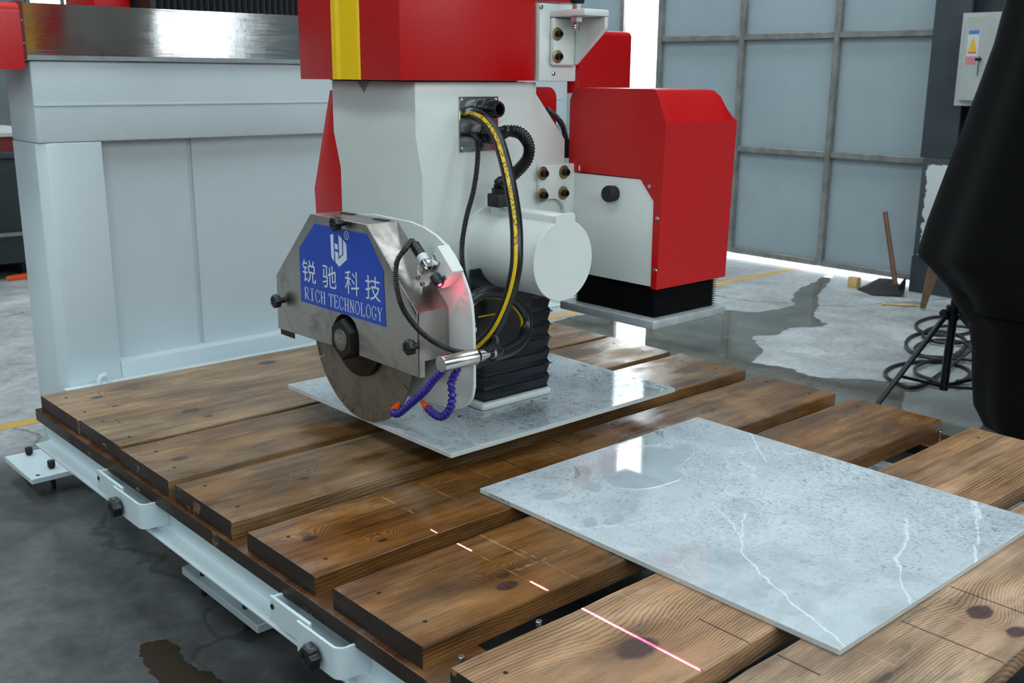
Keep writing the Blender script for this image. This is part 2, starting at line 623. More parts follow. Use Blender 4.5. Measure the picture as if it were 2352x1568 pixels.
def make_water():
    m = bpy.data.materials.new('water')
    m.use_nodes = True
    n, l = m.node_tree.nodes, m.node_tree.links
    n.remove(n['Principled BSDF'])
    tr = n.new('ShaderNodeBsdfTransparent')
    tr.inputs[0].default_value = (0.97, 0.985, 0.99, 1)
    lw = n.new('ShaderNodeLayerWeight')
    lw.inputs[0].default_value = 0.5
    mxc = n.new('ShaderNodeMix'); mxc.data_type = 'RGBA'
    mxc.inputs[6].default_value = (0.96, 0.98, 0.985, 1)
    mxc.inputs[7].default_value = (0.62, 0.65, 0.67, 1)  # darker tint paints shade onto the grazing rims of the drops
    pw = n.new('ShaderNodeMath'); pw.operation = 'POWER'; pw.inputs[1].default_value = 5.0
    l.new(lw.outputs['Facing'], pw.inputs[0])
    l.new(pw.outputs[0], mxc.inputs[0])
    l.new(mxc.outputs[2], tr.inputs[0])
    gl = n.new('ShaderNodeBsdfGlossy')
    gl.inputs['Roughness'].default_value = 0.03
    fr = n.new('ShaderNodeFresnel')
    fr.inputs[0].default_value = 1.6
    mx = n.new('ShaderNodeMixShader')
    ge = n.new('ShaderNodeNewGeometry')
    inv = n.new('ShaderNodeMath'); inv.operation = 'SUBTRACT'; inv.inputs[0].default_value = 1.0
    mul = n.new('ShaderNodeMath'); mul.operation = 'MULTIPLY'
    l.new(ge.outputs['Backfacing'], inv.inputs[1])
    l.new(inv.outputs[0], mul.inputs[0]); l.new(fr.outputs[0], mul.inputs[1])
    l.new(mul.outputs[0], mx.inputs[0]); l.new(tr.outputs[0], mx.inputs[1]); l.new(gl.outputs[0], mx.inputs[2])
    l.new(mx.outputs[0], n['Material Output'].inputs[0])
    return m


WATER = make_water()


def make_concrete():
    m, t, i = pm('concrete_floor', lin(150, 156, 156), 0.5)
    o = t.obj()
    x, y, z = t.sep(o)
    a = t.noise(o, 0.9, 6, 0.62)
    b = t.noise(o, 5.0, 6, 0.65)
    s = t.m('ADD', t.m('MULTIPLY', a, 0.6), t.m('MULTIPLY', b, 0.4))
    c = t.ramp(s, [(0.34, lin(120, 122, 120)), (0.5, lin(164, 168, 168)), (0.66, lin(196, 201, 202))])
    # machine zone: its shade painted in as darker floor, with grime and stains
    gx = t.m('SUBTRACT', 1.0, t.step(t.m('ADD', x, t.m('MULTIPLY', t.m('SUBTRACT', a, 0.5), 1.6)), 2.0, 3.4))
    gy = t.m('SUBTRACT', 1.0, t.step(t.m('ADD', y, t.m('MULTIPLY', t.m('SUBTRACT', a, 0.5), 1.2)), 0.5, 1.1))
    g = t.m('MULTIPLY', gx, gy)
    c = t.mix(t.m('MULTIPLY', g, 0.86), c, t.ramp(s, [(0.38, lin(34, 33, 29)), (0.5, lin(58, 59, 57)), (0.62, lin(86, 91, 90))]))
    fn = t.noise(o, 26.0, 5, 0.7)
    c = t.mix(1.0, c, t.ramp(fn, [(0.3, (0.72, 0.72, 0.72)), (0.65, (1.08, 1.08, 1.08))]), 'MULTIPLY')
    cr = t.voro(t.addv(t.scale(o, (0.6, 0.6, 0.0)), t.scale(t.noise(o, 2.0, 4, 0.6, 0.0, True), (0.35, 0.35, 0))), 0.8, 'DISTANCE_TO_EDGE')
    c = t.mix(t.m('MULTIPLY', t.m('SUBTRACT', 1.0, t.step(cr, 0.002, 0.008)), 0.5), c, lin(38, 38, 36))
    d = t.noise(t.addv(o, (3, 5, 0)), 9.0, 5, 0.7)
    c = t.mix(t.m('MULTIPLY', t.step(d, 0.6, 0.75), 0.4), c, lin(72, 66, 58))
    t.put(i['Base Color'], c)
    t.put(i['Roughness'], t.m('SUBTRACT', t.m('ADD', 0.42, t.m('MULTIPLY', b, 0.3)), t.m('MULTIPLY', g, 0.16)))
    t.put(i['Normal'], t.bump(t.noise(o, 40.0, 4), 0.08, 0.004))
    return m


CONCRETE = make_concrete()


def make_puddle():
    m, t, i = pm('standing_water', lin(92, 90, 82), 0.03)
    o = t.obj()
    a = t.noise(o, 3.0, 5, 0.6)
    t.put(i['Base Color'], t.ramp(a, [(0.35, lin(78, 76, 68)), (0.65, lin(112, 112, 106))]))
    i['Specular IOR Level'].default_value = 0.55
    t.put(i['Normal'], t.bump(t.noise(o, 8.0, 2), 0.012, 0.01))
    return m


PUDDLE = make_puddle()


def plain_noise(name, a, b, scale, rough, metal=0.0, stretch=None, bump=0.0):
    m, t, i = pm(name, a, rough, metal)
    o = t.obj()
    v = t.scale(o, stretch) if stretch else o
    n = t.noise(v, scale, 5, 0.65)
    t.put(i['Base Color'], t.ramp(n, [(0.35, a), (0.65, b)]))
    if bump: t.put(i['Normal'], t.bump(n, bump, 0.004))
    return m


PANEL = plain_noise('door_sheet', lin(146, 160, 166), lin(156, 170, 175), 1.2, 0.5)
TUBE = plain_noise('door_frame_steel', lin(122, 120, 116), lin(150, 150, 148), 9.0, 0.45, 0.4)
CROSS_WOOD = make_wood('cross_beam_wood', lin(112, 72, 42), lin(52, 32, 20), seed=11.0, wet=0.8, stain=0.5)
DARK_STEEL = plain_noise('dark_painted_steel', lin(40, 50, 56), lin(56, 64, 68), 3.0, 0.5)
HALL_SHEET = plain_noise('hall_cladding', lin(112, 122, 124), lin(126, 136, 138), 0.6, 0.6)
CEIL = plain_noise('roof_sheet', lin(120, 126, 128), lin(140, 146, 146), 0.5, 0.7)
CABINET = plain_noise('cabinet_paint', lin(168, 172, 168), lin(178, 182, 178), 4.0, 0.45)


def make_plaster():
    m, t, i = pm('peeling_plaster', lin(186, 192, 194), 0.7)
    o = t.obj()
    x, y, z = t.sep(o)
    e = t.m('ADD', y, t.m('MULTIPLY', t.m('SUBTRACT', t.noise(o, 14.0, 5, 0.7), 0.5), 0.10))
    e2 = t.m('ADD', z, t.m('MULTIPLY', t.m('SUBTRACT', t.noise(o, 11.0, 5, 0.7), 0.5), 0.08))
    f = t.m('MULTIPLY', t.m('LESS_THAN', e, 0.062), t.m('MULTIPLY', t.m('LESS_THAN', e2, 0.88), t.m('GREATER_THAN', z, 0.26)))
    t.put(i['Base Color'], t.mix(f, lin(58, 66, 68), lin(190, 196, 198)))
    return m


PLASTER = make_plaster()


def make_cloth():
    m, t, i = pm('black_cloth', lin(5, 6, 7), 0.95, spec=0.1)
    i['Sheen Weight'].default_value = 0.08
    return m


CLOTH = make_cloth()
GLASS_BRIGHT = pm('window_daylight_pane', (0.8, 0.9, 1, 1), 0.4, emit=(0.9, 0.96, 1, 1), estr=3.0)[0]

# ================================================================== SETTING
def struct(o):
    o['kind'] = 'structure'
    return o


struct(box('floor', -8, 14, -8, 14, -0.2, 0.0, CONCRETE))
struct(box('ceiling', -8, 6.3, -7.3, 13.3, 7.0, 7.2, CEIL))
struct(box('wall_left', -8.2, -8, -7.3, 13.3, 0, 7.0, HALL_SHEET))
struct(box('wall_front', -8, 6.3, -7.3, -7.0, 0, 7.0, HALL_SHEET))
struct(box('wall_back', -8, 6.3, 13.0, 13.3, 0, 7.0, HALL_SHEET))
# wall with the tall sliding doors
struct(box('wall_right_lintel', 6.08, 6.3, 0.06, 8.0, 5.3, 7.0, HALL_SHEET))
struct(box('wall_right_far', 6.08, 6.3, 8.0, 13.3, 0, 7.0, HALL_SHEET))
struct(box('wall_right_near', 6.05, 6.3, -7.3, 0.06, 0, 7.0, DARK_STEEL))
struct(box('wall_right_lower', 5.85, 6.05, -7.0, 0.105, 0, 0.92, PLASTER, bevel=0.006))
wt = struct(box('trim_1', 5.838, 5.8495, -7.0, 0.105, 0.0, 0.25, DARK_STEEL))

# windows of the front wall: frames round the panes
for k, (wx0, wx1, wz0, wz1) in enumerate(FRONT_WINDOWS):
    w = root('window_%d' % (k + 1), (wx0, -7.0, wz0), None, None, kind='structure')
    fr = bmesh.new()
    for a, b in ((wx0 - 0.03, wx0 - 0.001), (wx1 + 0.001, wx1 + 0.03)):
        add_box(fr, a, b, -7.0, -6.86, wz0 - 0.05, wz1 + 0.05)
    for a, b in ((wz0 - 0.05, wz0 - 0.001), (wz1 + 0.001, wz1 + 0.05)):
        add_box(fr, wx0 - 0.03, wx1 + 0.03, -7.0, -6.86, a, b)
    finish('window_frame', fr, DARK_STEEL, w)

# windows of the far back wall, seen above the steel cover
n_w = 7
for wx0, wx1, wz0, wz1 in ((at(62, 0, y=12.97).x, at(216, 0, y=12.97).x, at(150, 22, y=12.97).z, 4.2), (at(640, 40, y=12.97).x, at(640, 40, y=12.97).x + 1.3, at(660, 46, y=12.97).z, at(660, 28, y=12.97).z)):
    w = root('window_%d' % n_w, (wx0, 13.0, wz0), None, None, kind='structure')
    n_w += 1
    cnt = max(2, int((wx1 - wx0) / 0.62))
    step = (wx1 - wx0) / cnt
    for j in range(cnt):
        box('pane', wx0 + j * step + 0.03, wx0 + (j + 1) * step - 0.03, 12.96, 12.98, wz0, wz1, GLASS_BRIGHT, w)
    fr = bmesh.new()
    for j in range(cnt + 1):
        add_box(fr, wx0 + j * step - 0.03, wx0 + j * step + 0.03, 12.93, 13.0, wz0 - 0.05, wz1 + 0.05)
    finish('window_frame', fr, HALL_SHEET, w)


def sliding_door(name, y0, y1, nv, label):
    d = root(name, (6.05, (y0 + y1) / 2, 0.05), label, None, kind='structure')
    zs = [0.065, 0.885, 1.745, 2.60, 3.45, 4.30, 5.28]
    ys = [y0 + (y1 - y0) * i / nv for i in range(nv + 1)]
    for a, b in zip(ys, ys[1:]):
        for c, e in zip(zs, zs[1:]):
            box('panel', 6.06, 6.075, a + 0.012, b - 0.012, c + 0.012, e - 0.012, PANEL, d)
    for y in ys:
        box('upright_tube', 6.015, 6.06, y - 0.023, y + 0.023, 0.045, 5.305, TUBE, d, bevel=0.004, seg=1)
    for z in zs:
        for a, b in zip(ys, ys[1:]):
            box('cross_tube', 6.018, 6.058, a + 0.0235, b - 0.0235, z - 0.023, z + 0.023, TUBE, d, bevel=0.004, seg=1)
    return d


sliding_door('door_1', 0.10, 2.62, 3, 'grey sheet sliding door leaf with steel tube grid')
sliding_door('door_2', 3.05, 7.25, 5, 'far grey sliding door leaf left of the bright gap')

# steel column beside the door
col = struct(root('trim_2', (5.95, 0.03, 0.921), None, None))
box('column_flange', 5.87, 5.89, -0.11, 0.135, 0.921, 7.0, DARK_STEEL, col)
box('column_web', 5.89, 6.02, 0.02, 0.04, 0.921, 7.0, DARK_STEEL, col)
box('column_flange', 6.0205, 6.04, -0.09, 0.09, 0.921, 7.0, DARK_STEEL, col)

# yellow lane line on the concrete
YLINE = plain_noise('floor_line_paint', lin(206, 160, 66), lin(176, 150, 96), 6.0, 0.55)
tag(box('floor_marking', -7.5, 6.0, 1.09, 1.17, 0.0, 0.0012, YLINE), 'worn yellow lane line painted across the concrete floor', 'floor line')


def blob(name, pts, z, mat, jitter, n=300, thick=0.0, parent=None):
    path, L = smooth_path(list(pts) + [pts[0]], n)
    path = path[:-1]
    bm = bmesh.new()
    vs = []
    for k, p in enumerate(path):
        a = k * 0.37
        j = jitter * (math.sin(a * 2.1) * 0.5 + math.sin(a * 5.3 + 1) * 0.35 + random.uniform(-0.5, 0.5))
        q = path[(k + 1) % len(path)] - p
        nrm = Vector((q.y, -q.x, 0)).normalized() if q.length > 1e-6 else Vector((0, 0, 0))
        vs.append(bm.verts.new((p.x + nrm.x * j, p.y + nrm.y * j, z)))
    f = bm.faces.new(vs)
    bmesh.ops.triangulate(bm, faces=[f])
    o = finish(name, bm, mat, parent)
    for p in o.data.polygons:
        if p.normal.z < 0: p.flip()
    return o


pud = [(1272, 738), (1340, 722), (1420, 716), (1500, 714), (1600, 713), (1665, 712), (1740, 716), (1790, 708), (1822, 700), (1820, 685), (1838, 662), (1870, 648), (1895, 633),
       (1912, 635), (1896, 656), (1880, 674), (1878, 700), (1870, 722), (1886, 738), (1905, 743), (1870, 750), (1815, 752), (1790, 766),
       (1745, 770), (1728, 776), (1746, 795), (1750, 812), (1725, 830), (1770, 838), (1820, 848), (1870, 865), (1920, 868), (2000, 872),
       (2100, 879), (2250, 892), (2400, 905), (2400, 1010), (2200, 1030), (1950, 1000), (1750, 940), (1500, 880), (1300, 800)]
tag(blob('puddle', [at(a, b, z=0.0015) for a, b in pud], 0.0015, PUDDLE, 0.012, 420), 'large ragged rain puddle on the floor behind the table', 'puddle')
pud2 = [(318, 1500), (330, 1478), (375, 1470), (408, 1482), (420, 1510), (445, 1530), (500, 1555), (520, 1600), (420, 1610), (360, 1560)]
WETC = pm('wet_stain', lin(58, 52, 42), 0.10)[0]
tag(blob('puddle', [at(a, b, z=0.0015) for a, b in pud2], 0.0015, WETC, 0.006, 120), 'small brown puddle on the floor in front of the table', 'puddle')

# ================================================================== WORK TABLE
def kerf(px0, px1, hw=0.0012, dark=1):
    a, b = at(*px0, z=ZT), at(*px1, z=ZT)
    return ('y', min(a.y, b.y), max(a.y, b.y), (a.x + b.x) / 2, hw, dark)


def rip(px0, px1, hw=0.0012, dark=0):
    a, b = at(*px0, z=ZT), at(*px1, z=ZT)
    return ('x', min(a.x, b.x), max(a.x, b.x), (a.y + b.y) / 2, hw, dark)


def knot(px, py, r):
    p = at(px, py, z=ZT)
    return (p.x, p.y, r)


table = root('work_table', (0.98, -1.5, 0.0), 'low work table decked with thick brown planks on a white steel frame', 'table')
boards = [
    # y back, y front, light, dark, knots, marks, wetness
    (0.0, -0.319, lin(184, 156, 124), lin(100, 80, 62), [knot(222, 912, .012), knot(265, 932, .008), knot(615, 832, .022)], [], 0.5),
    (-0.325, -0.626, lin(176, 148, 116), lin(92, 72, 56), [knot(438, 943, .018), knot(480, 955, .009)],
     [('x', 0.055, 0.115, -0.405, 0.0016, 1), ('y', -0.43, -0.385, 0.085, 0.0016, 1)], 0.85),
    (-0.647, -0.953, lin(162, 132, 96), lin(76, 58, 42), [knot(413, 1053, .016)], [], 0.95),
    (-0.990, -1.289, lin(160, 130, 96), lin(72, 56, 42), [knot(700, 1098, .010)], [kerf((770, 1150), (700, 1105), .001, 0)], 1.0),
    (-1.360, -1.650, lin(158, 118, 72), lin(60, 42, 26), [knot(712, 1236, .012), knot(880, 1240, .008)],
     [kerf((1270, 1010), (1345, 1040), .0016), kerf((1130, 1045), (1220, 1083), .0014), kerf((880, 1140), (960, 1185), .003, 0), kerf((940, 1100), (1060, 1150), .002, 0),
      kerf((1060, 1068), (1130, 1098), .003, 0), rip((880, 1150), (1010, 1105), .002), rip((1010, 1105), (1340, 1015), .002), kerf((1190, 1035), (1240, 1060), .003, 0), kerf((1245, 1030), (1300, 1055), .002, 0)], 1.0),
    (-1.714, -2.012, lin(160, 120, 74), lin(58, 40, 26), [knot(1165, 1345, .017), knot(1158, 1322, .009)],
     [kerf((1100, 1225), (1225, 1290), .003, 0), kerf((1180, 1255), (1330, 1330), .002, 0), rip((1190, 1310), (1300, 1262), .003), rip((1170, 1310), (1260, 1280), .002),
      kerf((1040, 1243), (1260, 1358), .0016, 0)], 0.9),
    (-2.098, -2.394, lin(188, 152, 118), lin(92, 70, 52), [knot(1466, 1487, .030)],
     [kerf((1605, 1420), (1722, 1477), .0018), kerf((1325, 1390), (1620, 1540), .0012), kerf((1420, 1360), (1560, 1430), .001, 0)], 0.4),
    (-2.444, -2.731, lin(196, 166, 138), lin(108, 84, 68), [knot(2250, 1405, .022), knot(2335, 1450, .017)],
     [kerf((2072, 1425), (2318, 1528), .0018), kerf((2183, 1345), (2380, 1420), .0018), kerf((1785, 1503), (1885, 1550), .0022), kerf((2100, 1380), (2352, 1480), .0012, 0), kerf((1880, 1450), (2100, 1550), .0012, 0)], 0.2),
    (-2.790, -3.080, lin(180, 148, 118), lin(96, 72, 56), [], [], 0.2),
]
SCREW = None
screw_mat = pm('dark_screw_head', lin(40, 34, 30), 0.45, 0.6)[0]
for k, (yb, yf, li, da, kn, mk, wet) in enumerate(boards):
    mat = make_wood('plank_wood_%d' % (k + 1), li, da, kn, mk, seed=float(k) * 1.7 + 0.3, wet=wet, stain=0.55, freq=30 + 5 * (k % 3))
    x0 = random.uniform(-0.006, 0.004)
    x1 = 1.965 + random.uniform(-0.006, 0.008)
    bm = bmesh.new()
    nx = 40
    ring0 = None
    # a slightly uneven board: rows of sections along x
    secs = []
    for s in range(nx + 1):
        x = x0 + (x1 - x0) * s / nx
        dy0 = 0.0016 * math.sin(s * 0.9 + k) + random.uniform(-0.0008, 0.0008)
        dy1 = 0.0016 * math.sin(s * 0.7 + 2 * k) + random.uniform(-0.0008, 0.0008)
        c = 0.003
        sec = [(yf + dy1 + c, ZT), (yb + dy0 - c, ZT), (yb + dy0, ZT - c), (yb + dy0, ZT - 0.046), (yf + dy1, ZT - 0.046), (yf + dy1, ZT - c)]
        secs.append([bm.verts.new((x, a, b)) for a, b in sec])
    for A, B in zip(secs, secs[1:]):
        for j in range(6):
            bm.faces.new((A[j], A[(j + 1) % 6], B[(j + 1) % 6], B[j]))
    bm.faces.new(secs[0][::-1])
    bm.faces.new(secs[-1])
    pl = finish('plank', bm, mat, table, smooth=True)
    for sx in (0.055, 1.90):
        for sy in (yb - 0.07, yf + 0.07):
            px_, py_ = sx + random.uniform(-0.012, 0.012), sy + random.uniform(-0.015, 0.015)
            if SCREW is None:
                SCREW = lathe('screw', (px_, py_, ZT - 0.002), (0, 0, 1), [(0, 0.0048), (0.0024, 0.0048), (0.0027, 0.004)], screw_mat, pl, 10)
                base = Vector((px_, py_, 0))
            else:
                copy_to(SCREW, Matrix.Translation(Vector((px_, py_, 0)) - base), pl, 'screw')

for bx0, bx1 in ((-0.016, 0.13), (0.92, 1.06), (1.84, 1.975)):
    box('cross_beam', bx0, bx1, -3.1, 0.02, 0.356, 0.3938, CROSS_WOOD, table, bevel=0.002, seg=1)
for fx in (0.018, 1.945):
    bm = bmesh.new()
    s = -1 if fx < 1 else 1
    pts = [(fx, 0.3555), (fx, 0.280), (fx + s * 0.046, 0.279), (fx + s * 0.046, 0.271), (fx - s * 0.012, 0.271), (fx - s * 0.012, 0.3555)]
    add_prism(bm, pts, 1, -3.1, 0.02)
    finish('frame_channel', bm, WHITE, table, bevel=0.002, seg=1)
box('frame_rail', 0.0305, 1.932, -0.06, -0.02, 0.272, 0.3555, WHITE, table)
box('frame_rail', 0.0305, 1.932, -1.55, -1.51, 0.272, 0.3555, WHITE, table)

# legs and foot plates under the frame
def foot_plate(x0, x1, y0, y1, leg, bolts):
    p = box('foot_plate', x0, x1, y0, y1, 0.038, 0.062, WHITE, table, bevel=0.002, seg=1)
    for bx, by in bolts:
        cyl('bolt', (bx, by, 0.0), (bx, by, 0.098), 0.0085, BLACK_MATT, p, 14, 0.001)
    box('leg', *leg, 0.0621, 0.2705, WHITE, table, bevel=0.004)


foot_plate(0.125, 0.36, -1.135, -0.69, (0.16, 0.30, -0.96, -0.76), [(0.148, -0.78), (0.148, -1.03), (0.325, -0.75), (0.325, -1.08)])
foot_plate(0.10, 0.36, -2.75, -2.30, (0.16, 0.30, -2.62, -2.42), [(0.13, -2.38), (0.13, -2.68)])
foot_plate(1.62, 1.88, -1.10, -0.62, (1.68, 1.82, -0.96, -0.76), [(1.65, -0.70), (1.65, -1.02)])


def knob_mesh(name, p, d, r, parent, stem=0.02, mat=BLACK):
    """seven-lobed clamping knob whose stem starts at p and points along d"""
    bm = bmesh.new()
    add_lathe(bm, p, d, [(0, r * 0.42), (stem, r * 0.42), (stem + 0.001, r * 0.6)], 14)
    p2 = Vector(p) + Vector(d).normalized() * stem
    add_lathe(bm, p2, d, [(0, r * 0.8), (r * 0.16, r), (r * 0.8, r), (r * 1.02, r * 0.85), (r * 1.06, r * 0.45), (r * 0.92, r * 0.4)], 48, 7, 0.085)
    return finish(name, bm, mat, parent, smooth=True)


def clamp_bracket(ya, yb, yu, kpx, kpy):
    """steel strap on the frame: flat plate, then a rounded pocket bent back to the channel"""
    z0, z1 = 0.296, 0.362
    o = box('clamp_bracket', -0.045, -0.037, yb, ya, z0 + 0.011, z1 + 0.004, WHITE, table, bevel=0.0015, seg=1)
    outer, inner = [], []
    for a in range(0, 91, 15):
        t = math.radians(a)
        outer.append((-0.032 - 0.024 * math.cos(t), yu + 0.019 - 0.024 * math.sin(t)))
        inner.append((-0.032 - 0.018 * math.cos(t), yu + 0.019 - 0.018 * math.sin(t)))
    outer = [(-0.056, yb + 0.03)] + outer + [(0.0175, yu - 0.005)]
    inner = [(-0.050, yb + 0.03)] + inner + [(0.0175, yu + 0.001)]
    bm = bmesh.new()
    add_prism(bm, outer + inner[::-1], 2, z0, z1 + 0.002)
    finish('pocket', bm, WHITE, o, smooth=True)
    p = at(kpx, kpy, x=-0.075)
    knob_mesh('knob', (-0.0455, p.y, p.z), (-1, 0, 0), 0.025, o, 0.014)
    lathe('screw', (-0.0455, ya - 0.014, 0.345), (-1, 0, 0), [(0, 0.006), (0.002, 0.006)], STEEL_BLACK, o, 10)
    box('slot_wall', -0.0368, 0.0175, ya - 0.008, ya, z0 + 0.01, z1, WHITE, o)


clamp_bracket(-0.565, -0.74, -0.885, 262, 1165)
clamp_bracket(-1.53, -1.69, -1.81, 710, 1508)

# loose screws lying in the gaps between the planks
def gap_screw(px, py, label):
    p = at(px, py, z=0.41)
    o = root('socket_screw', (p.x, p.y, 0.394), label, 'screw', 'socket screws in the plank gaps')
    lathe('shank', (p.x, p.y, 0.394), (0, 0, 1), [(0, 0.004), (0.012, 0.004)], CHROME, o, 12)
    bm = bmesh.new()
    add_lathe(bm, (p.x, p.y, 0.4061), (0, 0, 1), [(0, 0.0068), (0.008, 0.0068), (0.0088, 0.006), (0.0088, 0.0036), (0.005, 0.0033)], 16)
    finish('head', bm, CHROME, o, smooth=True)


gap_screw(1060, 1512, 'small steel socket screw standing by the end of the front knotted plank')
gap_screw(1238, 1430, 'small steel socket screw halfway along the gap below the laser line')
gap_screw(2160, 993, 'small steel socket screw at the right end of a plank gap')

# ================================================================== TILES
MARBLE_A = make_marble('marble_grey', 0.0)
def vein(*q):
    return [tuple(at(a, b, z=ZT + 0.012).xy) for a, b in q]


MARBLE_B = make_marble('marble_grey_veined', 3.17, (
    (vein((1655, 1170), (1702, 1240), (1706, 1268), (1755, 1322), (1830, 1392), (1938, 1488)), 0.0023),
    (vein((1706, 1180), (1700, 1235)), 0.0028),
    (vein((2084, 1195), (2078, 1240), (2066, 1300)), 0.0042), (vein((2066, 1300), (2072, 1345), (2090, 1395)), 0.0026),
    (vein((2232, 1140), (2250, 1190)), 0.009), (vein((2250, 1190), (2242, 1235), (2238, 1290)), 0.0032),
    (vein((1715, 985), (1760, 1062)), 0.0026)))
T1 = (0.5340, 1.4119, -1.4267, -0.6231, 0.5025, 0.5150)
T2 = (0.540, 1.394, -2.527, -1.532, ZT + 0.0008, ZT + 0.0128)


def tile(name, T, mat, label):
    x0, x1, y0, y1, z0, z1 = T
    o = box(name, x0, x1, y0, y1, z0, z1, mat, None, bevel=0.0008, seg=1)
    return tag(o, label, 'tile', 'marble look tiles on the table')


tile1 = tile('stone_tile', T1, MARBLE_A, 'grey marble tile held up under the saw by the suction foot')
tile2 = tile('stone_tile', T2, MARBLE_B, 'grey marble tile with white veins lying in front on the planks')


def droplets(name, T, n, label, dens, rmin, rmax, keep=None):
    x0, x1, y0, y1, z0, z1 = T
    verts, faces = [], []
    tries = 0
    made = 0
    while made < n and tries < n * 30:
        tries += 1
        x, y = random.uniform(x0 + 0.006, x1 - 0.006), random.uniform(y0 + 0.006, y1 - 0.006)
        if random.random() > dens(x, y): continue
        if keep and not keep(x, y): continue
        r = rmin + (rmax - rmin) * random.random() ** 3.5
        ex, ang = random.uniform(0.8, 1.3), random.uniform(0, 3.14)
        ca, sa = math.cos(ang), math.sin(ang)
        b = len(verts)
        h = r * random.uniform(0.45, 0.68)
        for fr, fz in ((1.0, 0.0), (0.8, 0.62), (0.42, 0.92)):
            for k in range(8):
                a = k * math.pi / 4
                u, v = r * fr * ex * math.cos(a), r * fr / ex * math.sin(a)
                verts.append((x + u * ca - v * sa, y + u * sa + v * ca, z1 + h * fz + 0.0001))
        verts.append((x, y, z1 + h))
        for ring in (0, 8):
            for k in range(8):
                faces.append((b + ring + k, b + ring + (k + 1) % 8, b + ring + 8 + (k + 1) % 8, b + ring + 8 + k))
        for k in range(8):
            faces.append((b + 16 + k, b + 16 + (k + 1) % 8, b + 24))
        made += 1
    me = bpy.data.meshes.new(name)
    me.from_pydata(verts, [], faces)
    for p in me.polygons: p.use_smooth = True
    me.materials.append(WATER)
    o = bpy.data.objects.new(name, me)
    COL.objects.link(o)
    return tag(o, label, 'water drops', kind='stuff')


def clump(x, y, s=9.0, o=0.0):
    return 0.5 + 0.5 * math.sin(x * s + 1.7 * math.sin(y * s * 0.7 + o)) * math.cos(y * s * 1.1 + 1.3 * math.sin(x * s * 0.8 + o))


def dens1(x, y):
    return 0.15 + 0.85 * clump(x, y, 13, 1.0) if x > 0.72 else 0.25 * clump(x, y, 17, 1.0)


def dens2(x, y):
    # thick fine drizzle across the middle, little near the camera corner and in the flooded far corner
    u, v = (x - T2[0]) / (T2[1] - T2[0]), (y - T2[2]) / (T2[3] - T2[2])
    f = min(1, max(0.03, (u * 1.6 + v * 1.1 - 0.35)))
    if v > 0.62: f *= 0.3 + 0.5 * clump(x, y, 21, 2.0)
    return f * (0.35 + 0.65 * clump(x, y, 11, 0.5))


POOLS = []


def pool(px, z, name, label, h=0.0024, e=0.0034):
    """thin pool of water with a rounded rim"""
    pts = [at(a, b, z=z) for a, b in px]
    path, L = smooth_path(pts + [pts[0]], 150)
    path = path[:-1]
    POOLS.append(([(p.x, p.y) for p in path], z))
    n = len(path)
    area2 = sum(path[i].x * path[(i + 1) % n].y - path[(i + 1) % n].x * path[i].y for i in range(n))
    s = 1 if area2 > 0 else -1
    bm = bmesh.new()
    rows = []
    for off, hz in ((0, 0.0001), (e * 0.2, h * 0.7), (e * 0.55, h), (e * 1.0, h * 0.75), (e * 1.5, h * 0.40), (e * 2.1, h * 0.33), (e * 2.5, h * 0.33)):
        row = []
        for i in range(n):
            t = (path[(i + 2) % n] - path[i - 2]).normalized()
            nr = Vector((-t.y, t.x, 0)) * s
            p = path[i] + nr * off
            row.append(bm.verts.new((p.x, p.y, z + hz)))
        rows.append(row)
    for A, B in zip(rows, rows[1:]):
        for i in range(n):
            bm.faces.new((A[i], A[(i + 1) % n], B[(i + 1) % n], B[i]))
    f = bm.faces.new(rows[-1])
    bmesh.ops.triangulate(bm, faces=[f])
    me = bpy.data.meshes.new(name)
    bmesh.ops.recalc_face_normals(bm, faces=bm.faces)
    bm.to_mesh(me)
    bm.free()
    for p in me.polygons: p.use_smooth = p.normal.z < 0.9999
    me.materials.append(WATER)
    o = bpy.data.objects.new(name, me)
    COL.objects.link(o)
    return tag(o, label, 'water', 'pools of water on the tiles')


z2 = T2[5]
pool([(1380, 1042), (1372, 1060), (1385, 1090), (1402, 1115), (1430, 1124), (1490, 1124), (1540, 1112), (1572, 1098), (1560, 1080), (1578, 1062), (1600, 1040), (1590, 1022),
      (1570, 1020), (1540, 1030), (1500, 1026), (1450, 1028), (1410, 1036)], z2, 'water_pool', 'wide clear pool on the front tile where the door gap is mirrored')
pool([(1318, 1070), (1330, 1090), (1312, 1104), (1330, 1120), (1370, 1130), (1382, 1116), (1362, 1108), (1352, 1097), (1360, 1084), (1346, 1070)], z2, 'water_pool', 'narrow bent pool beside the wide pool on the front tile', 0.0016, 0.0012)
pool([(1222, 1138), (1230, 1148), (1265, 1150), (1295, 1142), (1300, 1132), (1270, 1128), (1240, 1130)], z2, 'water_pool', 'small oval pool near the left corner of the front tile')
pool([(1440, 1000), (1436, 1018), (1475, 1026), (1520, 1022), (1536, 1010), (1510, 996), (1530, 985), (1500, 980), (1465, 990)], z2, 'water_pool', 'curled pool near the far edge of the front tile')
pool([(1395, 1190), (1420, 1182), (1432, 1195), (1410, 1206), (1385, 1204)], z2, 'water_pool', 'thumb sized pool near the left edge of the front tile', 0.0018, 0.0018)
pool([(1340, 1190), (1362, 1186), (1372, 1204), (1352, 1214), (1338, 1202)], z2, 'water_pool', 'tiny pool closest to the left edge of the front tile', 0.0018, 0.0018)
z1 = T1[5]
pool([(925, 988), (945, 990), (975, 1005), (982, 996), (965, 986), (945, 982)], z1, 'water_pool', 'shallow pool at the left edge of the lifted tile')
pool([(1425, 880), (1470, 884), (1480, 895), (1515, 900), (1525, 893), (1490, 886), (1470, 876), (1440, 874)], z1, 'water_pool', 'snaking pool at the right corner of the lifted tile')
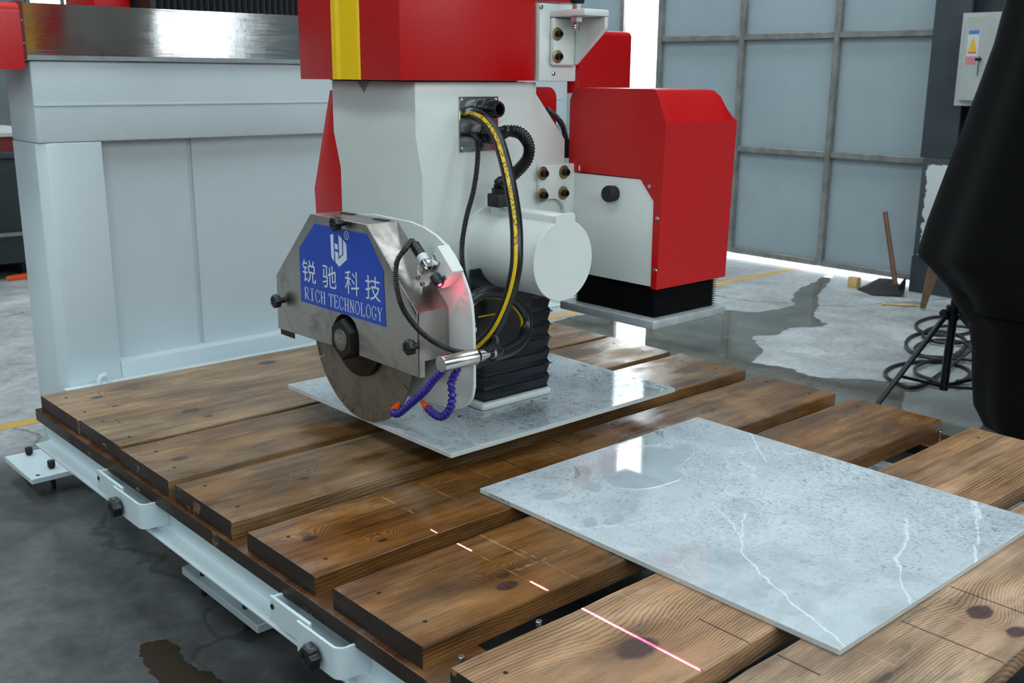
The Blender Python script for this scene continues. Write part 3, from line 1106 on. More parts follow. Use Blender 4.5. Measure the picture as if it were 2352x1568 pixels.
pool([(1268, 905), (1300, 912), (1330, 908), (1325, 900), (1290, 898)], z1, 'water_pool', 'flat pool just right of the suction foot')


def clear_of_pools(z):
    polys = [(p, min(q[0] for q in p), max(q[0] for q in p), min(q[1] for q in p), max(q[1] for q in p)) for p, pz in POOLS if abs(pz - z) < 0.01]
    def ok(x, y):
        if z > 0.5 and 0.800 < x < 1.095 and -1.236 < y < -0.90: return False
        for P, bx0, bx1, by0, by1 in polys:
            if not (bx0 < x < bx1 and by0 < y < by1): continue
            ins = False
            for (ax, ay), (bx, by) in zip(P, P[1:] + P[:1]):
                if (ay > y) != (by > y) and x < (bx - ax) * (y - ay) / (by - ay) + ax: ins = not ins
            if ins: return False
        return True
    return ok


droplets('water_droplets', T1, 7000, 'water drops beaded over the lifted tile under the saw', dens1, 0.0017, 0.0095, clear_of_pools(T1[5]))
droplets('water_droplets', T2, 15000, 'fine water drops beaded over the front tile', dens2, 0.0014, 0.0050, clear_of_pools(T2[5]))


# code printed on the edge of the front tile
def text_mesh(body, size):
    cu = bpy.data.curves.new('t', 'FONT')
    cu.body = body
    cu.size = size
    cu.resolution_u = 3
    ob = bpy.data.objects.new('t', cu)
    COL.objects.link(ob)
    dg = bpy.context.evaluated_depsgraph_get()
    me = bpy.data.meshes.new_from_object(ob.evaluated_get(dg))
    bpy.data.objects.remove(ob)
    return me


def text_on_minus_x(name, body, x, y_left, z_base, width, height, mat, parent):
    """flat lettering on a face that looks along -x, fitted into width x height"""
    me = text_mesh(body, 1.0)
    xs = [v.co.x for v in me.vertices]
    ys = [v.co.y for v in me.vertices]
    sx, sy = width / (max(xs) - min(xs)), height / (max(ys) - min(ys))
    x0, y0 = min(xs), min(ys)
    for v in me.vertices:
        u, w = (v.co.x - x0) * sx, (v.co.y - y0) * sy
        v.co = (x, y_left - u, z_base + w)
    me.materials.clear()
    me.materials.append(mat)
    me.name = name
    return link(bpy.data.objects.new(name, me), parent)


text_on_minus_x('edge_code', '1SOSO1MR-10', T2[0] - 0.0003, -1.568, T2[4] + 0.003, 0.075, 0.0075, BLACK_MATT, tile2)

# ================================================================== SIDE BEAM OF THE GANTRY
gan = root('gantry_side_beam', (1.4, 0.45, 0.0), 'white steel side beam of the saw with polished cover and red end caps', 'machine beam')
box('upper_beam', 0.165, 2.64, 0.30, 0.56, 1.21, 1.478, WHITE, gan, bevel=0.008)
box('weld_ridge', 0.166, 2.6, 0.296, 0.2998, 1.330, 1.338, WHITE, gan, bevel=0.0015, seg=1)
prism('post', [(0.165, 0.33), (0.195, 0.30), (0.378, 0.30), (0.378, 0.56), (0.165, 0.56)], 2, 0.0805, 1.2095, WHITE, gan, bevel=0.004)
box('recessed_panel', 0.3785, 0.715, 0.365, 0.375, 0.421, 1.2095, WHITE, gan)
box('recessed_panel', 0.735, 1.55, 0.365, 0.375, 0.421, 1.2095, WHITE, gan)
box('recessed_panel', 1.57, 2.30, 0.365, 0.375, 0.421, 1.2095, WHITE, gan)
for rx in (0.716, 1.551, 2.301):
    box('seam_backing', rx - 0.02, rx + 0.038, 0.3765, 0.386, 0.421, 1.2095, WHITE, gan)
box('base_rail', 0.3785, 2.5, 0.30, 0.56, 0.30, 0.4205, WHITE, gan, bevel=0.004)
box('base_flange', 0.165, 2.5, 0.16, 0.2995, 0.352, 0.362, WHITE, gan, bevel=0.002, seg=1)
box('post', 2.32, 2.5, 0.31, 0.55, 0.0805, 0.2995, WHITE, gan)
prism('gusset', [(0.30, 1.2095), (0.55, 1.2095), (0.55, 1.05)], 0, 2.33, 2.345, WHITE, gan)
# polished stainless cover along the top
cov = prism('steel_cover', [(0.268, 1.494), (0.262, 1.655), (0.60, 1.655), (0.60, 1.650), (0.267, 1.650), (0.273, 1.494)], 0, 0.150, 2.66, STAINLESS_BRIGHT, gan)
prism('drip_lip', [(0.268, 1.4935), (0.285, 1.479), (0.289, 1.481), (0.273, 1.4935)], 0, 0.150, 2.66, STAINLESS_BRIGHT, cov)
cb = box('end_bracket', 0.136, 0.1495, 0.262, 0.62, 1.4795, 1.66, pm('dark_red_edge', lin(110, 30, 36), 0.4)[0], gan)
for rz in (1.53, 1.60):
    lathe('rivet', (0.143, 0.262, rz), (0, -1, 0), [(0, 0.004), (0.002, 0.003)], CHROME, cb, 10)


def end_cap(x0, x1, mat, zb=1.449):
    pts = []
    for a in range(0, 91, 15):
        t = math.radians(a)
        pts.append((0.28 - 0.03 * math.sin(t), 1.625 + 0.03 * math.cos(t)))
    pts = [(0.75, 1.655)] + pts + [(0.25, zb), (0.75, zb)]
    prism('end_cap', pts, 0, x0, x1, mat, gan, smooth=True)


end_cap(-0.14, 0.1355, RED_SPLASH)
end_cap(2.665, 3.03, RED, 1.36)
# foot plate with levelling bolts
fp = box('foot_plate', 0.010, 0.42, 0.235, 0.53, 0.060, 0.0800, WHITE, gan, bevel=0.002, seg=1)
for bx, by in ((0.085, 0.49), (0.10, 0.30), (0.36, 0.27)):
    lathe('levelling_bolt', (bx, by, 0.0), (0, 0, 1), [(0, 0.008), (0.086, 0.008), (0.0865, 0.013), (0.108, 0.013), (0.109, 0.011)], BLACK_MATT, fp, 16)
for bx, by in ((0.04, 0.262), (0.395, 0.262)):
    lathe('hole_rim', (bx, by, 0.0801), (0, 0, 1), [(0, 0.008), (0.0006, 0.006)], STEEL_BLACK, fp, 14)
# lifting eye in front of the post
tube('lifting_eye', [at(228, 892, y=0.22), at(229, 872, y=0.22), at(238, 861, y=0.22), at(249, 868, y=0.22), at(254, 884, y=0.22)], 0.010, WHITE, gan, 10)

# ================================================================== SAW HEAD
head = root('saw_head', (0.6, -1.3, 0.64), 'red and white bridge saw head with blade, motor and black bellows', 'stone saw')
yc = -1.47
colm = prism('column', [(0.406, 1.426), (0.406, 1.305), (0.423, 1.215), (0.423, 0.94), (0.874, 0.94), (0.874, 1.285), (0.773, 1.398), (0.773, 1.426)],
             1, yc, -1.133, HEAD_WHITE, head, bevel=0.0025)
RUSTED = plain_noise('bare_scraped_steel', lin(120, 112, 108), lin(150, 142, 136), 20, 0.5)
prism('scraped_patch', [(-1.298, 1.426), (-1.245, 1.426), (-1.262, 1.408), (-1.272, 1.398), (-1.281, 1.410)], 0, 0.4055, 0.4059, RUSTED, colm)
# red housing above
hous = box('upper_housing', 0.349, 0.743, -1.495, -1.084, 1.4285, 1.95, RED, head, bevel=0.002)
box('upper_housing_side', 0.7435, 0.868, -1.49, -1.12, 1.612, 1.95, RED, hous, bevel=0.002)
prism('yellow_stripe', [(0.3485, -1.346), (0.3485, -1.235), (0.341, -1.241), (0.339, -1.262), (0.3435, -1.272), (0.3435, -1.342)], 2, 1.4288, 1.95, YELLOW, hous)
box('added_reflection_plate', 0.40, 0.742, -1.0835, -1.06, 1.4285, 1.95, plain_noise('reflection_plate_grey', lin(120, 118, 114), lin(140, 138, 134), 5, 0.5), head, bevel=0.003)  # unseen plate added so the steel cover mirrors grey instead of red
BLK = pm('dark_gap', lin(14, 14, 14), 0.6)[0]
box('seam_plate', 0.41, 0.738, -1.44, -1.12, 1.4262, 1.4283, BLK, head)
# white side plate with the gusset bracket
sp = box('side_plate', 0.748, 0.872, -1.505, -1.485, 1.4275, 1.606, HEAD_WHITE, head, bevel=0.003)
br = box('bracket_base', 0.780, 0.862, -1.521, -1.5055, 1.464, 1.5745, HEAD_WHITE, sp, bevel=0.006, seg=3)
box('bracket_shelf', 0.780, 0.862, -1.621, -1.5055, 1.575, 1.5905, HEAD_WHITE, sp, bevel=0.003)
prism('bracket_gusset', [(-1.5215, 1.466), (-1.5215, 1.5745), (-1.620, 1.5745), (-1.620, 1.548)], 0, 0.850, 0.8615, HEAD_WHITE, sp, bevel=0.0015, seg=1)


def socket_bolt(p, d, r, parent, washer=True):
    d = Vector(d)
    p = Vector(p)
    if washer:
        w = lathe('washer', p, d, [(0, r * 1.95), (0.0022, r * 1.95), (0.0025, r * 1.85)], ZINC, parent, 24)
        par, p = w, p + d * 0.0025
    else:
        par = parent
    lathe('bolt', p, d, [(0, r), (r * 1.35, r), (r * 1.5, r * 0.88), (r * 1.5, r * 0.5), (r * 0.7, r * 0.48)], STEEL_BLACK, par if par.parent is head or par is parent else parent, 18)


for qx, qy in ((1280, 78), (1280, 130)):
    p = at(qx, qy, y=-1.5212)
    socket_bolt((p.x, -1.5212, p.z), (0, -1, 0), 0.0078, sp)
for qx, qy in ((1243, 16), (1271, 169)):
    p = at(qx, qy, y=-1.5052)
    lathe('screw', (p.x, -1.5052, p.z), (0, -1, 0), [(0, 0.0055), (0.002, 0.005), (0.0028, 0.003)], CHROME, sp, 12)
# threaded rod end of the gas spring
g = at(1324, 45, y=-1.575)
gx, gy = g.x, -1.575
rod = lathe('gas_spring_rod', (gx, gy, 1.545), (0, 0, 1), [(0, 0.0085)] + [(0.001 + k * 0.0025, 0.009 if k % 2 else 0.0078) for k in range(8)] + [(0.0295, 0.0085)], CHROME, head, 16)
lathe('hex_nut', (gx, gy, 1.563), (0, 0, 1), [(0, 0.015), (0.0115, 0.015)], CHROME, rod, 6)
lathe('hex_collar', (gx, gy, 1.591), (0, 0, 1), [(0, 0.0115), (0.012, 0.0115)], CHROME, rod, 6)
lathe('end_fitting', (gx, gy, 1.6035), (0, 0, 1), [(0, 0.016), (0.006, 0.018), (0.014, 0.018), (0.018, 0.024), (0.030, 0.026), (0.032, 0.020), (0.2, 0.020)], BLACK, rod, 24)

# red rear cover seen on both sides of the column
lp = [at(757, 207, x=0.43), at(722, 432, x=0.43), at(727, 500, x=0.43)]
rc = prism('rear_cover', [(lp[0].y, lp[0].z), (lp[1].y, lp[1].z), (lp[2].y, lp[2].z - 0.05), (-1.14, lp[2].z - 0.05), (-1.14, lp[0].z)], 0, 0.43, 0.72, RED, head, bevel=0.002)
yr = -1.30
c0 = at(1238, 200, y=yr)
c1 = at(1278, 240, y=yr)
cz = c0.z
cr = [(0.79, cz - 0.25), (0.79, cz)]
for a in range(90, -1, -15):
    t = math.radians(a)
    cr.append((c1.x - 0.03 + 0.03 * math.cos(t), cz - 0.03 + 0.03 * math.sin(t)))
cr += [(c1.x, cz - 0.09), (c1.x - 0.02, cz - 0.25)]
prism('rear_cover_flap', cr, 1, yr, yr + 0.10, RED, rc, smooth=True)
tube('cable_conduit', [at(1255, 250, y=-1.40), at(1275, 266, y=-1.40), at(1292, 288, y=-1.40), at(1299, 318, y=-1.40), at(1300, 345, y=-1.38)], 0.007, BLACK, head, 10, rib=0.0016, pitch=0.005)
q0 = at(1303, 340, y=-1.40)
box('cable_socket', q0.x - 0.012, q0.x + 0.012, -1.41, -1.37, q0.z - 0.025, q0.z + 0.025, BLACK_MATT, head, bevel=0.003)

# bolted joint plate towards the lifter
jp = [(0.777, 1.226), (0.897, 1.226), (0.897, 0.99), (0.868, 0.99)]
for a in range(0, 91, 15):
    t = math.radians(a)
    jp.append((0.823 + 0.042 * math.cos(t), 1.099 + 0.042 * math.sin(t)))
jp += [(0.777, 1.141)]
joint = prism('joint_plate', jp, 1, -1.486, -1.4705, HEAD_WHITE, head, bevel=0.003)
for qx, qy in ((1246, 398), (1295, 395), (1245, 448), (1293, 443)):
    p = at(qx, qy, y=-1.4862)
    socket_bolt((p.x, -1.4862, p.z), (0, -1, 0), 0.0088, joint)

# cable entry plate
cp0, cp1 = at(1055, 222, y=-1.4725), at(1144, 345, y=-1.4725)
cplate = box('cable_plate', cp0.x, cp1.x, -1.4735, -1.4705, cp1.z, cp0.z, STAINLESS_BRIGHT, head, bevel=0.001, seg=1)
for fx in (0.06, 0.94):
    for fz in (0.06, 0.94):
        lathe('screw', (cp0.x + (cp1.x - cp0.x) * fx, -1.4736, cp1.z + (cp0.z - cp1.z) * fz), (0, -1, 0), [(0, 0.0045), (0.0018, 0.004), (0.0024, 0.002)], CHROME, cplate, 10)
p = at(1083, 258, y=-1.4738)
lathe('hose_hole', (p.x, -1.4738, p.z), (0, -1, 0), [(0, 0.0155), (0.001, 0.0155)], BLK, cplate, 24)


def gland(p, d, r, L, parent, hollow=True):
    prof = [(0, r * 1.15), (L * 0.28, r * 1.15), (L * 0.30, r), (L * 0.85, r), (L, r * 0.86)]
    if hollow: prof += [(L, r * 0.62), (L * 0.3, r * 0.6)]
    bm = bmesh.new()
    add_lathe(bm, p, d, prof, 28, 14, 0.025)
    return finish('cable_gland', bm, BLACK, parent, smooth=True)


p = at(1112, 250, y=-1.474)
gland((p.x, -1.474, p.z), (0.05, -1, 0.0), 0.020, 0.052, cplate)
p2 = at(1120, 308, y=-1.474)
gland((p2.x, -1.474, p2.z), (0.05, -1, 0.0), 0.019, 0.045, cplate, False)

# main cutting motor, axis along y
mx, mz, mr = 0.633, 1.035, 0.0885
motor = lathe('motor', (mx, -1.4705, mz), (0, -1, 0), [(0, mr + 0.018), (0.012, mr + 0.018), (0.013, mr), (0.238, mr), (0.240, mr - 0.002)], HEAD_WHITE, head, 56)
capp = []
ta, tb = at(1278, 493, y=-1.716), at(1322, 493, y=-1.716)
for a in range(0, 360, 6):
    t = math.radians(a)
    x, z = mx + (mr + 0.004) * math.cos(t), mz + (mr + 0.004) * math.sin(t)
    if ta.x < x < tb.x and z > mz: continue
    capp.append((x, z))
k0 = next(i for i, q in enumerate(capp) if q[0] <= ta.x and q[1] > mz)
zt_ = ta.z
capp = capp[:k0] + [(tb.x, mz + mr - 0.004), (tb.x, zt_ - 0.005), (tb.x - 0.005, zt_), (ta.x + 0.005, zt_), (ta.x, zt_ - 0.005), (ta.x, mz + mr - 0.004)] + capp[k0:]
prism('end_cap', capp, 1, -1.716, -1.7108, HEAD_WHITE, motor, bevel=0.001, seg=1)
box('top_ridge', ta.x + 0.004, tb.x - 0.004, -1.7105, -1.4835, mz + mr - 0.014, zt_ - 0.004, HEAD_WHITE, motor, bevel=0.004)
m0 = at(1145, 470, y=-1.53)
cn = box('connector', m0.x - 0.021, m0.x + 0.021, -1.553, -1.513, m0.z - 0.004, m0.z + 0.027, BLACK_MATT, motor, bevel=0.003)
lathe('conduit_nut', (m0.x, -1.533, m0.z + 0.0272), (0, 0, 1), [(0, 0.018), (0.012, 0.018), (0.014, 0.013)], BLACK, cn, 20, 10, 0.03)

# corrugated motor conduit
tube('motor_conduit', [(p2.x + 0.002, -1.515, p2.z), at(1165, 301, y=-1.545), at(1195, 306, y=-1.56), at(1214, 332, y=-1.565), at(1211, 365, y=-1.565), at(1185, 396, y=-1.56),
                       at(1158, 416, y=-1.55), (m0.x, -1.535, m0.z + 0.05), (m0.x, -1.533, m0.z + 0.038)], 0.0135, BLACK, head, 16, rib=0.003, pitch=0.0062)
# thin control cable
tube('control_cable', [at(1086, 310, y=-1.473), at(1090, 311, y=-1.50), at(1097, 330, y=-1.52), at(1096, 380, y=-1.53), at(1087, 440, y=-1.53), at(1070, 505, y=-1.53),
                       at(1061, 570, y=-1.53), at(1066, 630, y=-1.53), at(1085, 700, y=-1.53)], 0.0058, BLACK, head, 10, rib=0.0014, pitch=0.0042)
# water hose with yellow stripe: from the plate, over the motor, down behind the guard
hose1 = [at(1078, 262, y=-1.473), at(1090, 262, y=-1.50), at(1115, 276, y=-1.545), at(1140, 312, y=-1.585), at(1158, 365, y=-1.63), at(1173, 430, y=-1.675), at(1184, 500, y=-1.71),
         at(1187, 560, y=-1.73), at(1184, 620, y=-1.735), at(1166, 690, y=-1.72), at(1135, 755, y=-1.69), at(1098, 795, y=-1.65), at(1070, 812, y=-1.62)]
h1 = tube('water_hose', hose1, 0.0142, BLACK, head, 16, 0.008)
stripe('hose_stripe', hose1, 0.0142, (-0.76, -0.64, 0.1), 0.27, YSTRIPE, h1)
hose2 = [at(1060, 720, y=-1.60), at(1085, 685, y=-1.60), at(1125, 670, y=-1.60), at(1170, 682, y=-1.60), at(1203, 720, y=-1.60), at(1208, 758, y=-1.61), at(1190, 790, y=-1.63), at(1160, 808, y=-1.66), at(1130, 815, y=-1.69)]
h2 = tube('water_hose', hose2, 0.0142, BLACK, head, 16, 0.008)
stripe('hose_stripe', hose2, 0.0142, (-0.45, -0.15, -0.5), 0.30, YSTRIPE, h2)

# black cover panel in front of the bellows
e0, e1 = at(1090, 690, y=-1.522), at(1221, 690, y=-1.522)
pz0 = at(1215, 815, y=-1.522).z
pp = [(0.52, e1.z + 0.10), (e1.x, e1.z + 0.10), (e1.x, pz0 + 0.045), (e1.x - 0.014, pz0 + 0.020), (e1.x - 0.045, pz0 + 0.004), (0.52, pz0 - 0.006)]
PANEL_BLACK = pm('black_gloss_panel', lin(24, 28, 34), 0.22)[0]
bp = prism('black_panel', pp, 1, -1.522, -1.516, PANEL_BLACK, head, bevel=0.001, seg=1)
y0_, y1_ = at(1098, 728, y=-1.5223), at(1150, 719, y=-1.5223)
box('yellow_line', y0_.x, y1_.x + 0.01, -1.5226, -1.5221, y0_.z - 0.0015, y0_.z + 0.0015, YSTRIPE, bp)
lt = at(1091, 758, y=-1.5223)
lm = text_mesh('6', 0.034)
for v in lm.vertices: v.co = (lt.x - 0.010 + v.co.x, -1.5226, lt.z - 0.006 + v.co.y)
lm.materials.clear(); lm.materials.append(PRINT_WHITE)
link(bpy.data.objects.new('panel_letter', lm), bp)

VINYL = pm('black_vinyl', lin(24, 28, 34), 0.24)[0]


def bellows(name, x0, x1, y0, y1, z0, z1, n, depth, mat, parent, lip=0.0):
    bm = bmesh.new()
    rings = []
    def ring(e, z, wob=0.0):
        pts = []
        m = 10
        for (ax, ay), (bx, by) in (((x0 - e, y0 - e), (x1 + e, y0 - e)), ((x1 + e, y0 - e), (x1 + e, y1 + e)), ((x1 + e, y1 + e), (x0 - e, y1 + e)), ((x0 - e, y1 + e), (x0 - e, y0 - e))):
            for k in range(m):
                f = k / m
                pts.append((ax + (bx - ax) * f, ay + (by - ay) * f, z + wob * math.sin(f * 9.0 + z * 80) + random.uniform(-1, 1) * wob * 0.6))
        rings.append([bm.verts.new(p) for p in pts])
    for k in range(n):
        a, b = z0 + (z1 - z0) * k / n, z0 + (z1 - z0) * (k + 1) / n
        h = b - a
        w = h * 0.012 if lip > 0.002 else 0.0
        ring(-depth * 0.5, a, w)
        ring(-depth, a + h * 0.14, w)
        ring(-depth * 0.25, a + h * 0.74, w)
        ring(lip, a + h * 0.79, w)
        ring(lip, a + h * 0.83, w)
        ring(-depth * 0.2, a + h * 0.88, w)
    ring(-depth, z1)
    for A, B in zip(rings, rings[1:]):
        for i in range(len(A)):
            bm.faces.new((A[i], A[(i + 1) % len(A)], B[(i + 1) % len(A)], B[i]))
    bm.faces.new(rings[0][::-1])
    bm.faces.new(rings[-1])
    return finish(name, bm, mat, parent, smooth=True)


bellows('bellows', 0.578, 0.803, -1.503, -1.26, 0.6585, 0.935, 8, 0.006, VINYL, head, 0.0035)
foot = box('suction_foot', 0.566, 0.800, -1.513, -1.25, 0.6405, 0.658, HEAD_WHITE, head, bevel=0.006, seg=3)

# ---- blade guard
xf, xp = 0.2764, 0.3614
bcy, bcz, bR = -1.359, 0.8425, 0.2065
back = prism('guard_back_plate', [(-1.24, 1.112), (-1.36, 1.127), (-1.50, 1.125), (-1.552, 1.118), (-1.595, 1.105), (-1.628, 1.089), (-1.655, 1.070), (-1.676, 1.046), (-1.691, 1.024), (-1.706, 0.998),
                                  (-1.716, 0.971), (-1.721, 0.935), (-1.723, 0.897), (-1.7235, 0.791), (-1.718, 0.768), (-1.704, 0.748), (-1.682, 0.733), (-1.655, 0.725),
                                  (-1.548, 0.716), (-1.12, 0.716), (-1.088, 0.750), (-1.082, 0.80), (-1.082, 0.94)], 0, xp, xp + 0.0075, HEAD_WHITE, head, bevel=0.001, seg=1)
outline = [(-1.047, 0.811), (-1.050, 0.949), (-1.225, 1.1205), (-1.458, 1.1205), (-1.639, 0.953), (-1.642, 0.811)]
notch = [(-1.415, 0.814), (-1.415, 0.855), (-1.410, 0.872), (-1.402, 0.887), (-1.385, 0.898), (-1.363, 0.902), (-1.342, 0.898), (-1.325, 0.887), (-1.310, 0.870), (-1.303, 0.855), (-1.300, 0.815)]
guard = prism('guard_cover', outline + notch, 0, xf, xf + 0.0022, STAINLESS, head, bevel=0.0006, seg=1)
for (a, b), zlow in zip(zip(outline, outline[1:]), (0, 0, 0, 0, 0.845)):
    if zlow: b = (b[0], zlow)
    d = Vector((b[0] - a[0], b[1] - a[1]))
    nrm = Vector((-d.y, d.x)).normalized() * 0.002
    cx_, cz_ = -1.345 - a[0], 0.9 - a[1]
    if nrm.x * cx_ + nrm.y * cz_ < 0: nrm = -nrm
    prism('guard_rim', [a, b, (b[0] + nrm.x, b[1] + nrm.y), (a[0] + nrm.x, a[1] + nrm.y)], 0, xf + 0.0023, xp - 0.0003, STAINLESS, guard)
prism('guard_flange', [(-1.6425, 0.953), (-1.6425, 0.811), (-1.6455, 0.811), (-1.6455, 0.953)], 0, xf + 0.001, xf + 0.014, STAINLESS, guard)
for hy in (-1.278, -1.415):
    box('latch_tab', xp - 0.024, xp - 0.006, hy - 0.022, hy + 0.022, 1.1208, 1.1222, STEEL_BLACK, guard)
box('drain_tab', xf + 0.004, xf + 0.006, -1.118, -1.052, 0.796, 0.8105, STEEL_BLACK, guard)
for qx, qy in ((766, 514), (630, 692), (936, 798)):
    p = at(qx, qy, x=xf - 0.026)
    d0 = Vector((-1, 0, 0))
    yy, zz = p.y, p.z
    if qx == 630: yy = max(yy, -1.075)
    knob_mesh('guard_knob', (xf - 0.0002, p.y, p.z), d0, 0.0165, guard, 0.012)

# ---- sticker with emblem and lettering
BLUE = plain_noise('blue_sticker', lin(12, 62, 172), lin(16, 70, 182), 6, 0.32)
xs_ = xf - 0.0009
stick = prism('sticker', [(-1.243, 1.0995), (-1.460, 1.0995), (-1.520, 1.027), (-1.524, 0.9015), (-1.168, 0.9015), (-1.169, 1.033)], 0, xs_, xf - 0.0001, BLUE, guard)


def flat(name, polys, x, mat, parent):
    bm = bmesh.new()
    for pts in polys:
        add_prism(bm, pts, 0, x - 0.0003, x)
    return finish(name, bm, mat, parent)


def rel(pts, y0=-1.311, z0=1.084, s=1.0):
    return [(y0 - u * s, z0 - v * s) for u, v in pts]


# emblem: a hexagonal monogram of slanted bars (millimetres from its top left)
mm = lambda *q: [(-1.311 - u / 1000, 1.084 - v / 1000) for u, v in q]
flat('emblem', [mm((0, 3), (13, -1), (13, 63), (2, 55)),
                mm((17.5, 20), (30, 22), (30, 34), (17.5, 33)),
                mm((34, -1), (48, 6), (48, 42), (36, 50)),
                mm((18, 38), (31, 40), (31.5, 56), (52.5, 43), (52.5, 8), (66, 16), (66.5, 52), (34, 73), (18, 64))], xs_, PRINT_WHITE, stick)
ring = []
for a in range(24):
    t0, t1 = a * math.pi / 12, (a + 1) * math.pi / 12
    ring.append([(-1.3785 - r * math.cos(t), 1.0875 + r * math.sin(t)) for r, t in ((0.0098, t0), (0.0098, t1), (0.0080, t1), (0.0080, t0))])
flat('registered_ring', ring, xs_, PRINT_WHITE, stick)
text_on_minus_x('registered_letter', 'R', xs_ - 0.0004, -1.3750, 1.0825, 0.007, 0.0098, PRINT_WHITE, stick)
for ch, yl, wd in (('锐', -1.180, 0.061), ('驰', -1.271, 0.059), ('科', -1.367, 0.057), ('技', -1.450, 0.058)):
    text_on_minus_x('character', ch, xs_ - 0.0004, yl, 0.9535, wd, 0.055, PRINT_WHITE, stick)

# serif capitals drawn from strokes in a 0.5 x 1 cell: (points, width)
T_, t_ = 0.085, 0.04
arc = lambda cx, cy, rx, ry, a0, a1, n=12: [(cx + rx * math.cos(math.radians(a0 + (a1 - a0) * i / n)), cy + ry * math.sin(math.radians(a0 + (a1 - a0) * i / n))) for i in range(n + 1)]
GLY = {
    'R': [([(.10, 0), (.10, 1)], T_), ([(0, .02), (.2, .02)], t_), ([(0, .98), (.24, .98)], t_), ([(.10, .98)] + arc(.22, .74, .20, .24, 90, -90) + [(.10, .5)], .06), ([(.20, .5), (.42, .02)], T_), ([(.38, .02), (.5, .02)], t_)],
    'I': [([(.25, 0), (.25, 1)], T_), ([(.08, .02), (.42, .02)], t_), ([(.08, .98), (.42, .98)], t_)],
    'C': [(arc(.27, .5, .22, .49, 48, 312, 20), .07), ([(.43, .86), (.45, .70)], t_), ([(.43, .14), (.47, .30)], t_)],
    'H': [([(.10, 0), (.10, 1)], T_), ([(.40, 0), (.40, 1)], T_), ([(.10, .52), (.40, .52)], t_), ([(0, .02), (.2, .02)], t_), ([(0, .98), (.2, .98)], t_), ([(.3, .02), (.5, .02)], t_), ([(.3, .98), (.5, .98)], t_)],
    'T': [([(.25, 0), (.25, 1)], T_), ([(.03, .97), (.47, .97)], .05), ([(.03, .98), (.03, .76)], t_), ([(.47, .98), (.47, .76)], t_), ([(.14, .02), (.36, .02)], t_)],
    'E': [([(.10, 0), (.10, 1)], T_), ([(0, .98), (.42, .98)], .05), ([(0, .02), (.45, .02)], .05), ([(.10, .52), (.32, .52)], t_), ([(.32, .42), (.32, .62)], t_), ([(.42, .98), (.43, .78)], t_), ([(.45, .02), (.47, .24)], t_)],
    'N': [([(.08, 0), (.08, 1)], t_), ([(.08, 1), (.42, 0)], T_), ([(.42, 0), (.42, 1)], t_), ([(0, .02), (.16, .02)], t_), ([(0, .98), (.10, .98)], t_), ([(.34, .98), (.5, .98)], t_)],
    'O': [(arc(.25, .5, .21, .49, 0, 360, 26), .07)],
    'L': [([(.12, 0), (.12, 1)], T_), ([(0, .98), (.24, .98)], t_), ([(0, .02), (.45, .02)], .05), ([(.45, .02), (.47, .24)], t_)],
    'G': [(arc(.27, .5, .22, .49, 48, 330, 20), .07), ([(.40, .02), (.40, .42)], T_), ([(.27, .42), (.5, .42)], t_), ([(.43, .86), (.45, .70)], t_)],
    'Y': [([(.06, 1), (.25, .48)], T_), ([(.44, 1), (.25, .48)], t_), ([(.25, 0), (.25, .5)], T_), ([(0, .98), (.18, .98)], t_), ([(.34, .98), (.5, .98)], t_), ([(.15, .02), (.36, .02)], t_)],
}


def stroke_quads(pts, w):
    q = []
    for (ax, ay), (bx, by) in zip(pts, pts[1:]):
        d = Vector((bx - ax, by - ay))
        if d.length < 1e-6: continue
        e = d.normalized() * w * 0.18 if len(pts) > 3 else Vector((0, 0))
        n = Vector((-d.y, d.x)).normalized() * w / 2
        q.append([(ax - e.x + n.x, ay - e.y + n.y), (bx + e.x + n.x, by + e.y + n.y), (bx + e.x - n.x, by + e.y - n.y), (ax - e.x - n.x, ay - e.y - n.y)])
    return q


def serif_line(word, y_left, y_right, z0, h):
    adv = (y_left - y_right) / len(word)
    polys = []
    for k, ch in enumerate(word):
        for pts, w in GLY[ch]:
            for quad in stroke_quads(pts, w):
                polys.append([(y_left - adv * (k + 0.06 + u * 1.76), z0 + v * h) for u, v in quad])
    flat('lettering', polys, xs_, PRINT_WHITE, stick)


serif_line('RICH', -1.184, -1.281, 0.9105, 0.0305)
serif_line('TECHNOLOGY', -1.293, -1.514, 0.9105, 0.0305)

# ---- blade: disc with radial slots and segmented rim
nseg = 28
bm = bmesh.new()
pts = []
for s in range(nseg):
    a0 = 2 * math.pi * s / nseg
    da = 2 * math.pi / nseg
    sl = 0.008
    for k in range(5):
        a = a0 + sl + (da - 2 * sl) * k / 4
        pts.append((bcy + bR * math.cos(a), bcz + bR * math.sin(a)))
    ae = a0 + da
    for r_, s_ in ((bR, -sl * 0.7), (bR - 0.026, -sl * 0.7), (bR - 0.026, sl * 0.7), (bR, sl * 0.7)):
        pts.append((bcy + r_ * math.cos(ae + s_), bcz + r_ * math.sin(ae + s_)))
add_prism(bm, pts, 0, 0.3195, 0.3225)
blade = finish('blade', bm, BLADE, head)
bm = bmesh.new()
for s in range(nseg):
    a0 = 2 * math.pi * s / nseg + 0.008
    a1 = 2 * math.pi * (s + 1) / nseg - 0.008
    ring = []
    for k in range(5):
        a = a0 + (a1 - a0) * k / 4
        ring.append((bcy + bR * math.cos(a), bcz + bR * math.sin(a)))
    for k in range(4, -1, -1):
        a = a0 + (a1 - a0) * k / 4
        ring.append((bcy + (bR - 0.008) * math.cos(a), bcz + (bR - 0.008) * math.sin(a)))
    add_prism(bm, ring, 0, 0.3185, 0.3235)
tag(finish('cutting_rim', bm, BLADE, blade), kind='stuff')
fl = lathe('blade_flange', (0.3183, bcy, bcz), (-1, 0, 0), [(0, 0.096), (0.012, 0.094), (0.014, 0.062), (0.016, 0.056)], STEEL_BLACK, head, 48)
